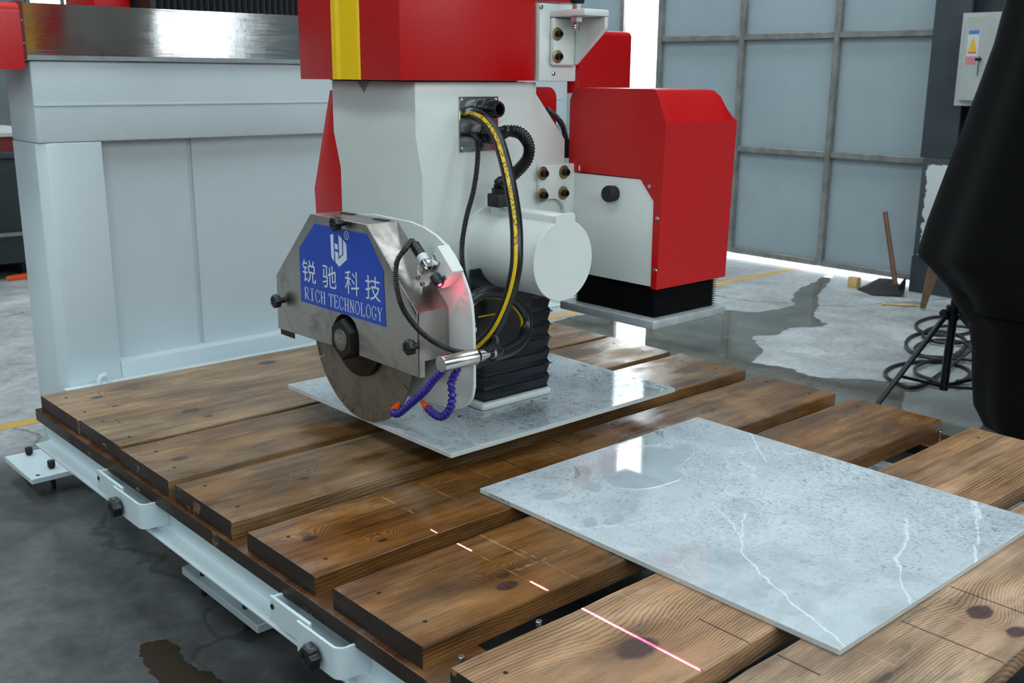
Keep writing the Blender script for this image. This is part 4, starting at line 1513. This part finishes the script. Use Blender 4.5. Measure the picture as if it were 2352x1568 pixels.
lathe('flange_nut', (0.3020, bcy, bcz), (-1, 0, 0), [(0, 0.050), (0.032, 0.050), (0.038, 0.045)], STEEL_BLACK, fl, 6, phase=0.25)
lathe('spindle_end', (0.2638, bcy, bcz), (-1, 0, 0), [(0, 0.026), (0.0016, 0.026), (0.0022, 0.025), (0.0022, 0.004), (0.0, 0.003)], pm('worn_steel', lin(150, 146, 140), 0.35, 0.9)[0], fl, 32)

# ---- laser pointer on the guard
LZ = 0.3205
la, lb = at(951, 562, x=LZ), at(978, 604, x=LZ)
lc, ld = at(998, 634, x=LZ), at(1009, 655, x=LZ)
las = cyl('laser_body', la, lb, 0.0122, BLACK, head, 20, 0.001)
lw = at(968, 588, x=LZ)
lw2 = at(976, 602, x=LZ)
dl = (Vector(lb) - Vector(la)).normalized()
lathe('laser_label', Vector(lw), dl, [(0, 0.0125), (0.019, 0.0125)], pm('white_label', lin(206, 210, 212), 0.4)[0], las, 20)
lathe('laser_nozzle', Vector(lc), dl, [(0, 0.0115), (0.012, 0.0125), (0.022, 0.012), (0.0245, 0.010)], BLACK, las, 20)
lens = Vector(lc) + dl * 0.0247
lathe('laser_lens', lens, dl, [(0, 0.0042), (0.0008, 0.003)], pm('laser_glow', (1, 0.05, 0.08, 1), 0.3, emit=(1.0, 0.03, 0.10, 1), estr=14.0)[0], las, 12)
blk = Vector(lb) + dl * 0.010
bm = bmesh.new()
M = Matrix.Translation(blk) @ Vector((0, 0, 1)).rotation_difference(dl).to_matrix().to_4x4()
bmesh.ops.create_cube(bm, size=1.0, matrix=M @ Matrix.Diagonal((0.034, 0.030, 0.024, 1)))
clampo = finish('laser_clamp', bm, CHROME, head, bevel=0.003)
for qx, qy in ((980, 617), (963, 637), (973, 652)):
    p = at(qx, qy, x=LZ - 0.014)
    lathe('clamp_screw', p, (-1, 0, 0), [(0, 0.0052), (0.007, 0.0052), (0.0075, 0.0045), (0.0075, 0.0025), (0.004, 0.002)], CHROME, clampo, 14)
pl_ = [at(q[0], q[1], x=LZ + 0.008) for q in ((960, 622), (985, 590), (1010, 602), (985, 655), (968, 660))]
prism('clamp_plate', [(v.y, v.z) for v in pl_], 0, LZ + 0.006, LZ + 0.009, CHROME, clampo)
pb = [at(q[0], q[1], x=0.336) for q in ((1010, 563), (1045, 624), (1017, 662), (985, 612))]
brk = prism('laser_bracket', [(v.y, v.z) for v in pb], 0, 0.330, xp - 0.0003, HEAD_WHITE, head, bevel=0.0015, seg=1)
for qx, qy in ((997, 590), (1022, 637)):
    p = at(qx, qy, x=0.329)
    lathe('screw', (0.3298, p.y, p.z), (-1, 0, 0), [(0, 0.005), (0.003, 0.005), (0.0034, 0.003)], CHROME, brk, 12)
tube('laser_cable', [Vector(la) + dl * 0.003, Vector(la) - dl * 0.012, at(930, 573, x=0.285), at(913, 598, x=0.268), at(909, 640, x=0.262), at(920, 695, x=0.262), at(945, 738, x=0.264),
                     at(985, 777, x=0.275), at(1030, 801, x=0.30), at(1075, 811, x=0.345), at(1110, 809, x=0.385), at(1136, 797, x=0.405), at(1142, 782, x=0.42), at(1132, 770, x=0.45)],
     0.0056, BLACK, head, 12, rib=0.0014, pitch=0.0042)

# ---- coolant pipe, fitting and flexible nozzles
c0 = at(1012, 836, x=0.268)
pipe = lathe('coolant_pipe', (0.268, c0.y, c0.z), (1, 0, 0), [(0, 0.0165), (0.002, 0.0175), (0.0925, 0.0175)], make_stainless('steel_pipe', lin(196, 192, 186), 0.2, 0.3, 2), head, 32)
lathe('pipe_fitting', (0.3695, c0.y, c0.z), (1, 0, 0), [(0, 0.013), (0.012, 0.013), (0.013, 0.0095), (0.030, 0.0095)], CHROME, pipe, 20)
f2 = Vector((0.3695, c0.y, c0.z))
tube('hose_end', [f2 + Vector((0.028, 0, 0)), f2 + Vector((0.06, 0.004, 0.0)), at(1135, 815, y=-1.69)], 0.0118, BLACK, pipe, 14, 0.006)
lathe('hose_clamp', f2 + Vector((0.036, 0, 0)), (1, 0, 0), [(0, 0.0128), (0.007, 0.0128)], CHROME, pipe, 20)


def loc_line(pts, tipd):
    n_b = max(4, int(smooth_path(pts, 8)[1] / 0.0130))
    path, L = smooth_path(pts, n_b * 6 + 1)
    prof = (0.0060, 0.0080, 0.0094, 0.0092, 0.0070, 0.0056)
    bm = bmesh.new()
    rings = []
    for i, (p, t, u, w) in enumerate(path_frames(path)):
        rings.append([bm.verts.new(p + (u * math.cos(a) + w * math.sin(a)) * prof[i % 6]) for a in (2 * math.pi * k / 14 for k in range(14))])
    for A, B in zip(rings, rings[1:]):
        for i in range(14): bm.faces.new((A[i], A[(i + 1) % 14], B[(i + 1) % 14], B[i]))
    bm.faces.new(rings[0][::-1]); bm.faces.new(rings[-1])
    o = finish('coolant_nozzle', bm, BLUE_LOC, head, smooth=True)
    end = Vector(pts[-1])
    lathe('nozzle_tip', end, tipd, [(0, 0.0088), (0.007, 0.0085), (0.026, 0.0052), (0.028, 0.0045)], ORANGE, o, 16)


s1 = (0.278, c0.y + 0.004, c0.z - 0.015)
s2 = (0.312, c0.y - 0.002, c0.z - 0.015)
loc_line([s1, at(996, 872, x=0.280), at(978, 895, x=0.283), at(945, 925, x=0.288), at(920, 946, x=0.290), at(908, 950, x=0.294), at(902, 944, x=0.300)], (0.7, 0.1, 0.45))
loc_line([s2, at(1036, 880, x=0.312), at(1039, 905, x=0.312), at(1034, 938, x=0.315), at(1015, 957, x=0.318), at(995, 949, x=0.322), at(982, 936, x=0.327)],
         Vector(at(964, 917, x=0.334)) - Vector(at(982, 936, x=0.327)))

LENS, LENS_DIR = lens.copy(), dl.copy()

# ================================================================== VACUUM LIFTER
lift = root('vacuum_lifter', (1.03, -1.62, 0.842), 'red covered suction lifter hanging right of the saw motor', 'suction lifter')
box('body', 0.8945, 1.158, -1.7615, -1.4675, 0.9475, 1.2025, HEAD_WHITE, lift, bevel=0.002)
cvp = [(-1.467, 1.206), (-1.467, 1.375)]
for a in range(15, 91, 15):
    t0 = math.radians(a)
    cvp.append((-1.467 - 0.036 * (1 - math.cos(t0)), 1.376 + 0.036 * math.sin(t0)))
cvp += [(-1.738, 1.412), (-1.746, 1.410), (-1.752, 1.402), (-1.781, 1.336), (-1.772, 0.943), (-1.7625, 0.943), (-1.7622, 1.153), (-1.712, 1.2042)]
bm = bmesh.new()
secs = []
for x in (0.892, 0.96, 1.03, 1.085, 1.11, 1.13, 1.147, 1.157, 1.163):
    lim = 1.412 - (0.0 if x <= 1.095 else 0.066 * ((x - 1.095) / 0.068) ** 2.0)
    secs.append([bm.verts.new((x, y, min(z, lim))) for y, z in cvp])
n_ = len(cvp)
for A, B in zip(secs, secs[1:]):
    for j in range(n_): bm.faces.new((A[j], A[(j + 1) % n_], B[(j + 1) % n_], B[j]))
bm.faces.new(secs[0][::-1]); bm.faces.new(secs[-1])
cvr = finish('red_cover', bm, RED, lift, smooth=True)
cvr.data.set_sharp_from_angle(angle=math.radians(17))
# front side flange below the step of the cover, with its screws
prism('cover_flange', [(-1.7625, 0.9435), (-1.755, 0.9435), (-1.7535, 1.154), (-1.7105, 1.2025), (-1.7625, 1.2035)], 0, 0.8918, 0.8942, RED, cvr)
for qx, qy in ((1492, 428), (1510, 502), (1505, 621)):
    p = at(qx, qy, x=0.891)
    lathe('screw', (0.8916, p.y, p.z), (-1, 0, 0), [(0, 0.0055), (0.0022, 0.005), (0.003, 0.0025)], CHROME, cvr, 12)
p = at(1331, 386, x=0.8916)
box('slot', 0.8912, 0.8919, p.y - 0.0022, p.y + 0.0022, p.z - 0.006, p.z + 0.006, PRINT_WHITE, cvr)
p = at(1409, 444, x=0.892)
lathe('rubber_plug', (0.8943, p.y, p.z), (-1, 0, 0), [(0, 0.019), (0.022, 0.0205), (0.027, 0.018)], BLACK_MATT, lift, 24)
BELL2 = pm('black_bellows_fabric', lin(30, 30, 31), 0.4)[0]
bellows('bellows', 0.908, 1.148, -1.757, -1.480, 0.8685, 0.9470, 13, 0.007, BELL2, lift, 0.0015)
ALU = plain_noise('cast_aluminium', lin(158, 162, 164), lin(182, 186, 188), 30, 0.4, 0.25)
bmp = box('base_plate', 0.880, 1.166, -1.778, -1.455, 0.8455, 0.8680, ALU, lift, bevel=0.004, seg=3)
box('rubber_pad', 0.905, 1.14, -1.745, -1.485, 0.838, 0.8453, BLACK_MATT, bmp, bevel=0.003)

# saw and lifter hang on the bridge at their working size; the foot rests on the lifted tile
HEAD_SIZE = 1.15625
for r_, place in ((head, (0.8522, -0.9758, 0.5150)), (lift, (1.3494, -1.3457, 0.7485))):
    r_.location = place
    r_.scale = (HEAD_SIZE,) * 3
LENS = Vector((0.8522, -0.9758, 0.5150)) + (LENS - Vector((0.6, -1.3, 0.64))) * HEAD_SIZE

# the laser's own light: a tilted fan of red light that lands on the planks
ll = bpy.data.lights.new('laser_line_light', 'SPOT')
ll.energy = 120.0
ll.color = (1.0, 0.06, 0.16)
ll.spot_size = math.radians(150)
ll.spot_blend = 0.0
ll.shadow_soft_size = 0.0
ll.use_shadow = False
ll.use_nodes = True
lo = bpy.data.objects.new('laser_line_light', ll)
COL.objects.link(lo)
lpos = LENS + LENS_DIR * 0.006
LX = 0.318
fw = (Vector((LX, -1.95, ZT)) - lpos).normalized()
nrm = fw.cross(Vector((0, 1, 0))).normalized()
up_ = (-fw).cross(nrm)
lo.matrix_world = Matrix.Translation(lpos) @ Matrix((nrm, up_, -fw)).transposed().to_4x4()
t = NT(ll)
em = next(n for n in t.n if n.type == 'EMISSION')
tc = t.n.new('ShaderNodeTexCoord')
nx, ny, nz = t.sep(tc.outputs['Normal'])
u_ = t.m('ABSOLUTE', t.m('DIVIDE', nx, nz))
v_ = t.m('DIVIDE', ny, nz)
segs = None
for ya, yb in ((-1.622, -1.646), (-1.717, -1.768), (-1.955, -2.008), (-2.101, -2.390)):  # mask gaps stand in for the shade of pipe and nozzles
    vs_ = []
    for y in (ya, yb):
        dv = Vector((LX, y, ZT)) - lpos
        vs_.append(dv.dot(up_) / dv.dot(-fw))
    lo_, hi_ = min(vs_), max(vs_)
    q = t.m('MULTIPLY', t.m('GREATER_THAN', v_, lo_), t.m('LESS_THAN', v_, hi_))
    segs = q if segs is None else t.m('MAXIMUM', segs, q)
t.put(em.inputs['Strength'], t.m('MULTIPLY', t.m('MULTIPLY', t.m('LESS_THAN', u_, 0.0028), segs), 60.0))
lg = bpy.data.lights.new('laser_glow_light', 'POINT')
lg.energy = 0.06
lg.color = (1.0, 0.05, 0.12)
lg.shadow_soft_size = 0.004
lgo = bpy.data.objects.new('laser_glow_light', lg)
COL.objects.link(lgo)
lgo.location = LENS + LENS_DIR * 0.025

# ================================================================== BACKGROUND THINGS
# light stand draped in black cloth at the right edge
st = root('light_stand', (3.46, -1.32, 0.0), 'black tripod light stand half hidden by the black cloth', 'tripod')
b0 = Vector((3.46, -1.316, 0.10))
col_top = at(2212, 600, x=3.46)
MET = pm('black_stand_metal', lin(26, 28, 31), 0.35, 0.3)[0]
cyl('centre_pole', b0 - Vector((0, 0, 0.02)), (col_top.x, col_top.y, 1.1), 0.019, MET, st, 16)
collar = at(2190, 718, x=3.46)
lathe('collar', Vector((b0.x, b0.y + (collar.y - b0.y) * 0.5, collar.z)) - Vector((0, 0, 0.03)), (0, 0, 1), [(0, 0.03), (0.06, 0.03)], MET, st, 16)
ctop = Vector((b0.x, b0.y + (collar.y - b0.y) * 0.5, collar.z))
lf = at(1996, 958, z=0.0)
feet = [lf, Vector((4.05, -1.65, 0)), Vector((3.35, -1.95, 0))]
for f_ in feet:
    d_ = (Vector((f_.x, f_.y, 0)) - Vector((ctop.x, ctop.y, 0))).normalized()
    lg_ = cyl('leg', ctop + d_ * 0.03, Vector((f_.x, f_.y, 0.012)), 0.0125, MET, st, 12)
    mid_ = (ctop + d_ * 0.03).lerp(Vector((f_.x, f_.y, 0.012)), 0.62)
    cyl('brace', b0 + d_ * 0.02, mid_, 0.007, MET, st, 10)
    lathe('rubber_foot', Vector((f_.x, f_.y, 0.0)), (0, 0, 1), [(0, 0.018), (0.03, 0.016)], BLACK_MATT, lg_, 12)
lathe('clamp_knob', ctop + Vector((-0.03, 0.01, 0)), (-1, 0.3, 0), [(0, 0.012), (0.02, 0.02), (0.03, 0.018)], BLACK, st, 14, 5, 0.1)

# the cloth: an upper drape with a pointed corner and a longer fall below it
def drape(name, rows, mat, folds, amp, parent, shift=0.0):
    """rows: (z, axis x, axis y, radius towards the photo's left, radius across, radius right)"""
    bm = bmesh.new()
    R = []
    n = 96
    for (z, ax, ay, rl, rd) in rows:
        ring = []
        for k in range(n):
            a = 2 * math.pi * k / n
            f = 1 + amp * (math.sin(folds * a + shift + z * 1.5) * 0.6 + math.sin(folds * 0.53 * a + 1.3 + z * 2.2) * 0.4)
            ex, ey = Vector((-0.55, 0.83)), Vector((0.83, 0.55))
            r = (rl if math.cos(a) > 0 else rl * 0.8) * math.cos(a) * f
            s = rd * math.sin(a) * f
            ring.append(bm.verts.new((ax + ex.x * r + ey.x * s, ay + ex.y * r + ey.y * s, z)))
        R.append(ring)
    for A, B in zip(R, R[1:]):
        for k in range(n): bm.faces.new((A[k], A[(k + 1) % n], B[(k + 1) % n], B[k]))
    bm.faces.new(R[0][::-1]) if rows[0][0] > rows[-1][0] else None
    o = finish(name, bm, mat, parent, smooth=True)
    return o


cl = root('black_cloth', (3.5, -1.85, 0.0), 'large black cloth hanging over the light stand at the right edge', 'cloth')
axp = at(2520, 400, x=3.50)
AX, AY = axp.x, axp.y
dirl = Vector((-0.55, 0.83))


def left_r(px, py):
    # radius from the axis towards the silhouette point of the photograph
    d = ray(px, py)
    # intersect with the vertical plane through the axis spanned by dirl and z
    nrm = Vector((-0.83, -0.55, 0))
    tt = (Vector((AX, AY, 0)) - CAM).dot(nrm) / d.dot(nrm)
    p = CAM + d * tt
    return (p - Vector((AX, AY, 0))).dot(Vector((dirl.x, dirl.y, 0))), p.z


rows = []
for px, py in ((2380, -260), (2340, -110), (2310, 0), (2286, 100), (2252, 200), (2216, 300), (2178, 400), (2137, 505), (2124, 548), (2115, 578), (2118, 588), (2150, 622), (2185, 662), (2200, 700)):
    r, z = left_r(px, py)
    rows.append((z, AX, AY, max(r, 0.05), max(0.10, r * 0.75)))
drape('upper_drape', rows, CLOTH, 9, 0.05, cl)
rows = []
for px, py in ((2170, 560), (2178, 620), (2192, 690), (2228, 740), (2236, 800), (2236, 870), (2240, 930), (2262, 975), (2300, 1000)):
    r, z = left_r(px, py)
    rows.append((max(z, 0.006), AX, AY, max(r, 0.05), max(0.10, r * 0.7)))
drape('lower_fall', rows, CLOTH, 9, 0.03, cl, 1.0)

# black cable coiled on the floor
CABLE = pm('black_cable', lin(22, 23, 25), 0.4)[0]
cpts = []
for k, (cx, cy, rx, ry, z) in enumerate(((2175, 748, 72, 22, .01), (2185, 768, 66, 20, .02), (2150, 790, 70, 30, .012), (2165, 802, 64, 22, .024), (2130, 858, 98, 28, .01), (2190, 850, 90, 26, .02))):
    for a in range(0, 360, 40):
        t0 = math.radians(a + k * 25)
        cpts.append(at(cx + rx * math.cos(t0), cy + ry * math.sin(t0), z=z))
tag(tube('cable_coil', cpts, 0.0095, CABLE, None, 8, 0.02), 'black power cable coiled loosely on the floor behind the tripod', 'cable')

# shovel leaning by the door post
sh = root('shovel', (5.5, 0.25, 0.0), 'dark metal shovel lying by the door with its handle upright', 'shovel')
WOODH = plain_noise('shovel_handle_wood', lin(84, 52, 38), lin(110, 70, 50), 12, 0.5)
h0, h1_ = at(2057, 655, x=5.60), at(2033, 487, x=5.72)
cyl('handle', h0, h1_, 0.017, WOODH, sh, 12)
blp = [at(q[0], q[1], z=q[2]) for q in ((1968, 664, 0.004), (2004, 678, 0.004), (2076, 677, 0.02), (2078, 662, 0.03), (2050, 640, 0.05), (2020, 638, 0.05))]
bm = bmesh.new()
top = [bm.verts.new(v) for v in blp]
mid = bm.verts.new(sum((Vector(v) for v in blp), Vector()) / 6 + Vector((0, 0, 0.035)))
for j in range(6): bm.faces.new((top[j], top[(j + 1) % 6], mid))
bot = [bm.verts.new(Vector(v) - Vector((0, 0, 0.003 if v.z > 0.01 else 0.0015))) for v in blp]
bm.faces.new(bot[::-1])
for j in range(6): bm.faces.new((top[j], bot[j], bot[(j + 1) % 6], top[(j + 1) % 6]))
SCOOP = pm('scoop_black', lin(30, 29, 28), 0.5)[0]
finish('scoop', bm, SCOOP, sh)
e0_ = at(2078, 662, z=0.03)
e1_ = at(2050, 640, z=0.10)
prism('scoop_rim', [(min(e0_.x, e1_.x), 0.02), (min(5.8, max(e0_.x, e1_.x)), 0.02), (min(5.8, max(e0_.x, e1_.x)), 0.11), (min(e0_.x, e1_.x), 0.06)], 1, e0_.y - 0.004, e0_.y + 0.004, SCOOP, sh)

# wooden block, leaning timber, dry sticks by the door
PINE = plain_noise('raw_pine', lin(206, 172, 112), lin(188, 150, 92), 8, 0.6)
w0 = at(1961, 660, z=0.0)
tag(box('wood_block', w0.x - 0.03, w0.x + 0.03, w0.y - 0.035, w0.y + 0.035, 0.0, 0.075, PINE, None, bevel=0.003), 'small pale wooden block on the floor beside the shovel', 'wood block')
OLDW = plain_noise('old_timber', lin(120, 92, 66), lin(92, 70, 52), 7, 0.65)
l0, l1 = at(2118, 712, z=0.0), at(2162, 560, x=5.35)
bm = bmesh.new()
ax_ = (l1 - l0).normalized()
sd = ax_.cross(Vector((1, 0.8, 0))).normalized() * 0.018
dp = Vector((0.6, 0.5, 0)).normalized() * 0.012
vs = [bm.verts.new(p_ + a * sd * w_ + b * dp) for p_, w_ in ((l0 + Vector((0, 0, 0.012)), 0.9), (l1, 2.6)) for a, b in ((-1, -1), (1, -1), (1, 1), (-1, 1))]
for f in ((0, 1, 2, 3), (7, 6, 5, 4), (0, 4, 5, 1), (1, 5, 6, 2), (2, 6, 7, 3), (3, 7, 4, 0)): bm.faces.new([vs[j] for j in f])
tag(finish('leaning_timber', bm, OLDW, None, bevel=0.003), 'tapered brown timber leaning against the plastered wall by the cloth', 'timber')
s0, s1_ = at(2025, 698, z=0.008), at(2108, 702, z=0.008)
tag(cyl('wooden_stick', s0, s1_, 0.007, PINE, None, 8), 'thin pale stick lying on the floor near the leaning timber', 'stick')

# electric cabinet on the wall
cab = root('electric_cabinet', (5.8, -0.3, 1.28), 'grey wall electric cabinet with its door ajar beside the column', 'electric box')
ca, cb_ = at(2216, 30, x=5.78), at(2190, 242, x=5.78)
y_l = (ca.y + cb_.y) / 2
box('body', 5.79, 6.045, y_l - 0.55, y_l, cb_.z, ca.z, CABINET, cab, bevel=0.006)
bm = bmesh.new()
for (a, b, c, d) in ((y_l - 0.032, y_l, cb_.z, ca.z), (y_l - 0.55, y_l - 0.518, cb_.z, ca.z), (y_l - 0.5179, y_l - 0.0321, ca.z - 0.032, ca.z), (y_l - 0.5179, y_l - 0.0321, cb_.z, cb_.z + 0.032)):
    add_box(bm, 5.774, 5.7895, a, b, c, d)
finish('front_frame', bm, CABINET, cab)
box('interior', 5.781, 5.7893, y_l - 0.518, y_l - 0.034, cb_.z + 0.033, ca.z - 0.033, BLK, cab)
# door hinged at the left, open a little towards the camera
ang = math.radians(22)
hx, hy = 5.772, y_l - 0.036
dw = 0.30
ddir = Vector((-math.sin(ang), -math.cos(ang), 0))
bm = bmesh.new()
nn = Vector((-math.cos(ang), math.sin(ang), 0)) * 0.014
z0_, z1_ = cb_.z + 0.035, ca.z - 0.035
v8 = []
for p_ in (Vector((hx, hy, 0)), Vector((hx, hy, 0)) + ddir * dw):
    for n_k in (Vector(), nn):
        for zz in (z0_, z1_): v8.append(bm.verts.new((p_.x + n_k.x, p_.y + n_k.y, zz)))
for f in ((0, 1, 3, 2), (4, 6, 7, 5), (0, 4, 5, 1), (2, 3, 7, 6), (0, 2, 6, 4), (1, 5, 7, 3)): bm.faces.new([v8[j] for j in f])
cdoor = finish('door', bm, CABINET, cab)


def on_door(name, u0, u1, w0_, w1_, mat, parent, pts=None, off=0.0006):
    bm = bmesh.new()
    o_ = Vector((hx, hy, 0)) + nn
    P = pts or [(u0, w0_), (u1, w0_), (u1, w1_), (u0, w1_)]
    A = [bm.verts.new((*(o_ + ddir * (u * dw) + nn.normalized() * off).xy, z0_ + (z1_ - z0_) * w)) for u, w in P]
    B = [bm.verts.new((*(o_ + ddir * (u * dw) + nn.normalized() * 0.0001).xy, z0_ + (z1_ - z0_) * w)) for u, w in P]
    bm.faces.new(A); bm.faces.new(B[::-1])
    m_ = len(P)
    for j in range(m_): bm.faces.new((A[j], A[(j + 1) % m_], B[(j + 1) % m_], B[j]))
    return finish(name, bm, mat, parent)


lab = on_door('warning_label', 0.10, 0.42, 0.54, 0.86, pm('label_white', lin(206, 204, 200), 0.5)[0], cdoor)
on_door('label_header', 0.11, 0.41, 0.805, 0.855, pm('label_blue', lin(60, 130, 190), 0.5)[0], lab, off=0.0010)
on_door('label_triangle', 0, 0, 0, 0, pm('label_yellow', lin(226, 180, 50), 0.5)[0], lab, [(0.14, 0.60), (0.38, 0.60), (0.26, 0.785)], off=0.0010)
on_door('label_red_bar', 0.14, 0.38, 0.575, 0.592, pm('label_red', lin(190, 60, 50), 0.5)[0], lab, off=0.0010)
on_door('label_tag', 0.10, 0.40, 0.44, 0.535, pm('label_pink', lin(206, 130, 136), 0.5)[0], lab, off=0.0010)
ho = Vector((hx, hy, 0)) + nn + ddir * (0.52 * dw)
hz = z0_ + (z1_ - z0_) * 0.50
cyl('latch', Vector((ho.x, ho.y, hz)), Vector((ho.x, ho.y, hz)) + nn.normalized() * 0.035, 0.010, BLACK, cdoor, 12)
cyl('latch_key', Vector((ho.x, ho.y, hz - 0.10)) + nn.normalized() * 0.012, Vector((ho.x, ho.y, hz + 0.02)) + nn.normalized() * 0.012, 0.003, STEEL_BLACK, cdoor, 8)

# dark waste container and machines behind the left post
con = root('waste_container', (0.6, 4.9, 0.0), 'dark steel container with a red band behind the white post', 'container')
DKB = plain_noise('dark_container_paint', lin(30, 38, 40), lin(40, 48, 50), 4, 0.45)
ct = at(0, 365, y=4.45).z
box('body', -1.4, 1.62, 4.45, 5.6, 0.12, ct, DKB, con, bevel=0.01)
box('rim', -1.42, 1.64, 4.43, 5.62, ct + 0.0005, ct + 0.05, DARK_STEEL, con, bevel=0.008)
box('red_band', -1.4, 1.62, 4.46, 5.6, ct + 0.0505, ct + 0.15, pm('dull_red_paint', lin(110, 30, 26), 0.5)[0], con)
box('pale_rim', -1.42, 1.64, 4.44, 5.62, ct + 0.1505, ct + 0.175, CABINET, con)
rz_ = at(0, 540, y=4.45).z
box('side_rib', -1.4, 1.62, 4.425, 4.4495, rz_ - 0.012, rz_ + 0.012, TUBE, con)
for fx in (-1.2, 1.35):
    box('skid', fx, fx + 0.16, 4.6, 5.5, 0.0, 0.1195, DKB, con)
mach = root('lathe_machine', (0.3, 7.2, 0.0), 'blurred dark machine with pale box behind the container', 'machine')
box('frame', -2.0, 1.5, 6.9, 8.2, 0.0, 1.25, DARK_STEEL, mach, bevel=0.03)
box('gear_box', 0.6, 1.75, 6.8, 7.6, 1.2505, 1.62, plain_noise('mottled_machine', lin(46, 54, 60), lin(110, 118, 124), 7, 0.4), mach, bevel=0.05)
box('pale_box', 1.38, 1.70, 6.6, 6.79, 1.02, 1.18, pm('cream_panel', lin(214, 190, 140), 0.5)[0], mach, bevel=0.01)
box('tower', -2.2, 1.55, 8.3, 8.9, 0.0, 2.1, plain_noise('machine_grey', lin(90, 98, 102), lin(120, 128, 130), 2, 0.5), mach, bevel=0.02)
os_ = at(52, 640, z=0.0)
tag(prism('orange_scrap', [(os_.x - 0.12, os_.y - 0.03), (os_.x + 0.14, os_.y - 0.05), (os_.x + 0.15, os_.y + 0.05), (os_.x + 0.02, os_.y + 0.04)], 2, 0.0, 0.035, ORANGE, None, bevel=0.004),
    'flat orange scrap on the floor at the foot of the white post', 'scrap')

# cross bridge parts seen above the polished cover: red block, black way-cover, grey beam
bri = root('cross_bridge', (0.9, 2.2, 1.70), 'far cross bridge with black way cover and pale red block above the polished cover', 'machine bridge')
ba, bb = at(216, 15, y=2.2), at(300, 15, y=2.2)
box('red_block', ba.x, bb.x, 2.2, 2.6, 1.55, 2.6, RED, bri, bevel=0.01)
wa, wb = at(302, 18, y=2.0), at(600, 2, y=2.0)
bmw = bmesh.new()
nfold = 30
for k in range(nfold):
    xa_, xb_ = bb.x + 0.02 + (2.4 - bb.x) * k / nfold, bb.x + 0.02 + (2.4 - bb.x) * (k + 1) / nfold
    add_prism(bmw, [(xa_, 2.0), ((xa_ + xb_) / 2, 1.975), (xb_ - 0.0005, 2.0), (xb_ - 0.0005, 2.3), (xa_, 2.3)], 2, wa.z, wa.z + 0.7)
finish('way_cover', bmw, BELL2, bri)
gb = at(520, 22, y=3.2)
box('grey_beam', at(420, 22, y=3.2).x, 4.2, 3.2, 3.45, gb.z - 0.05, gb.z + 0.10, CABINET, bri, bevel=0.01)
box('bridge_leg', bb.x + 0.1, bb.x + 0.3, 2.31, 2.6, 0.0, wa.z, DARK_STEEL, bri)
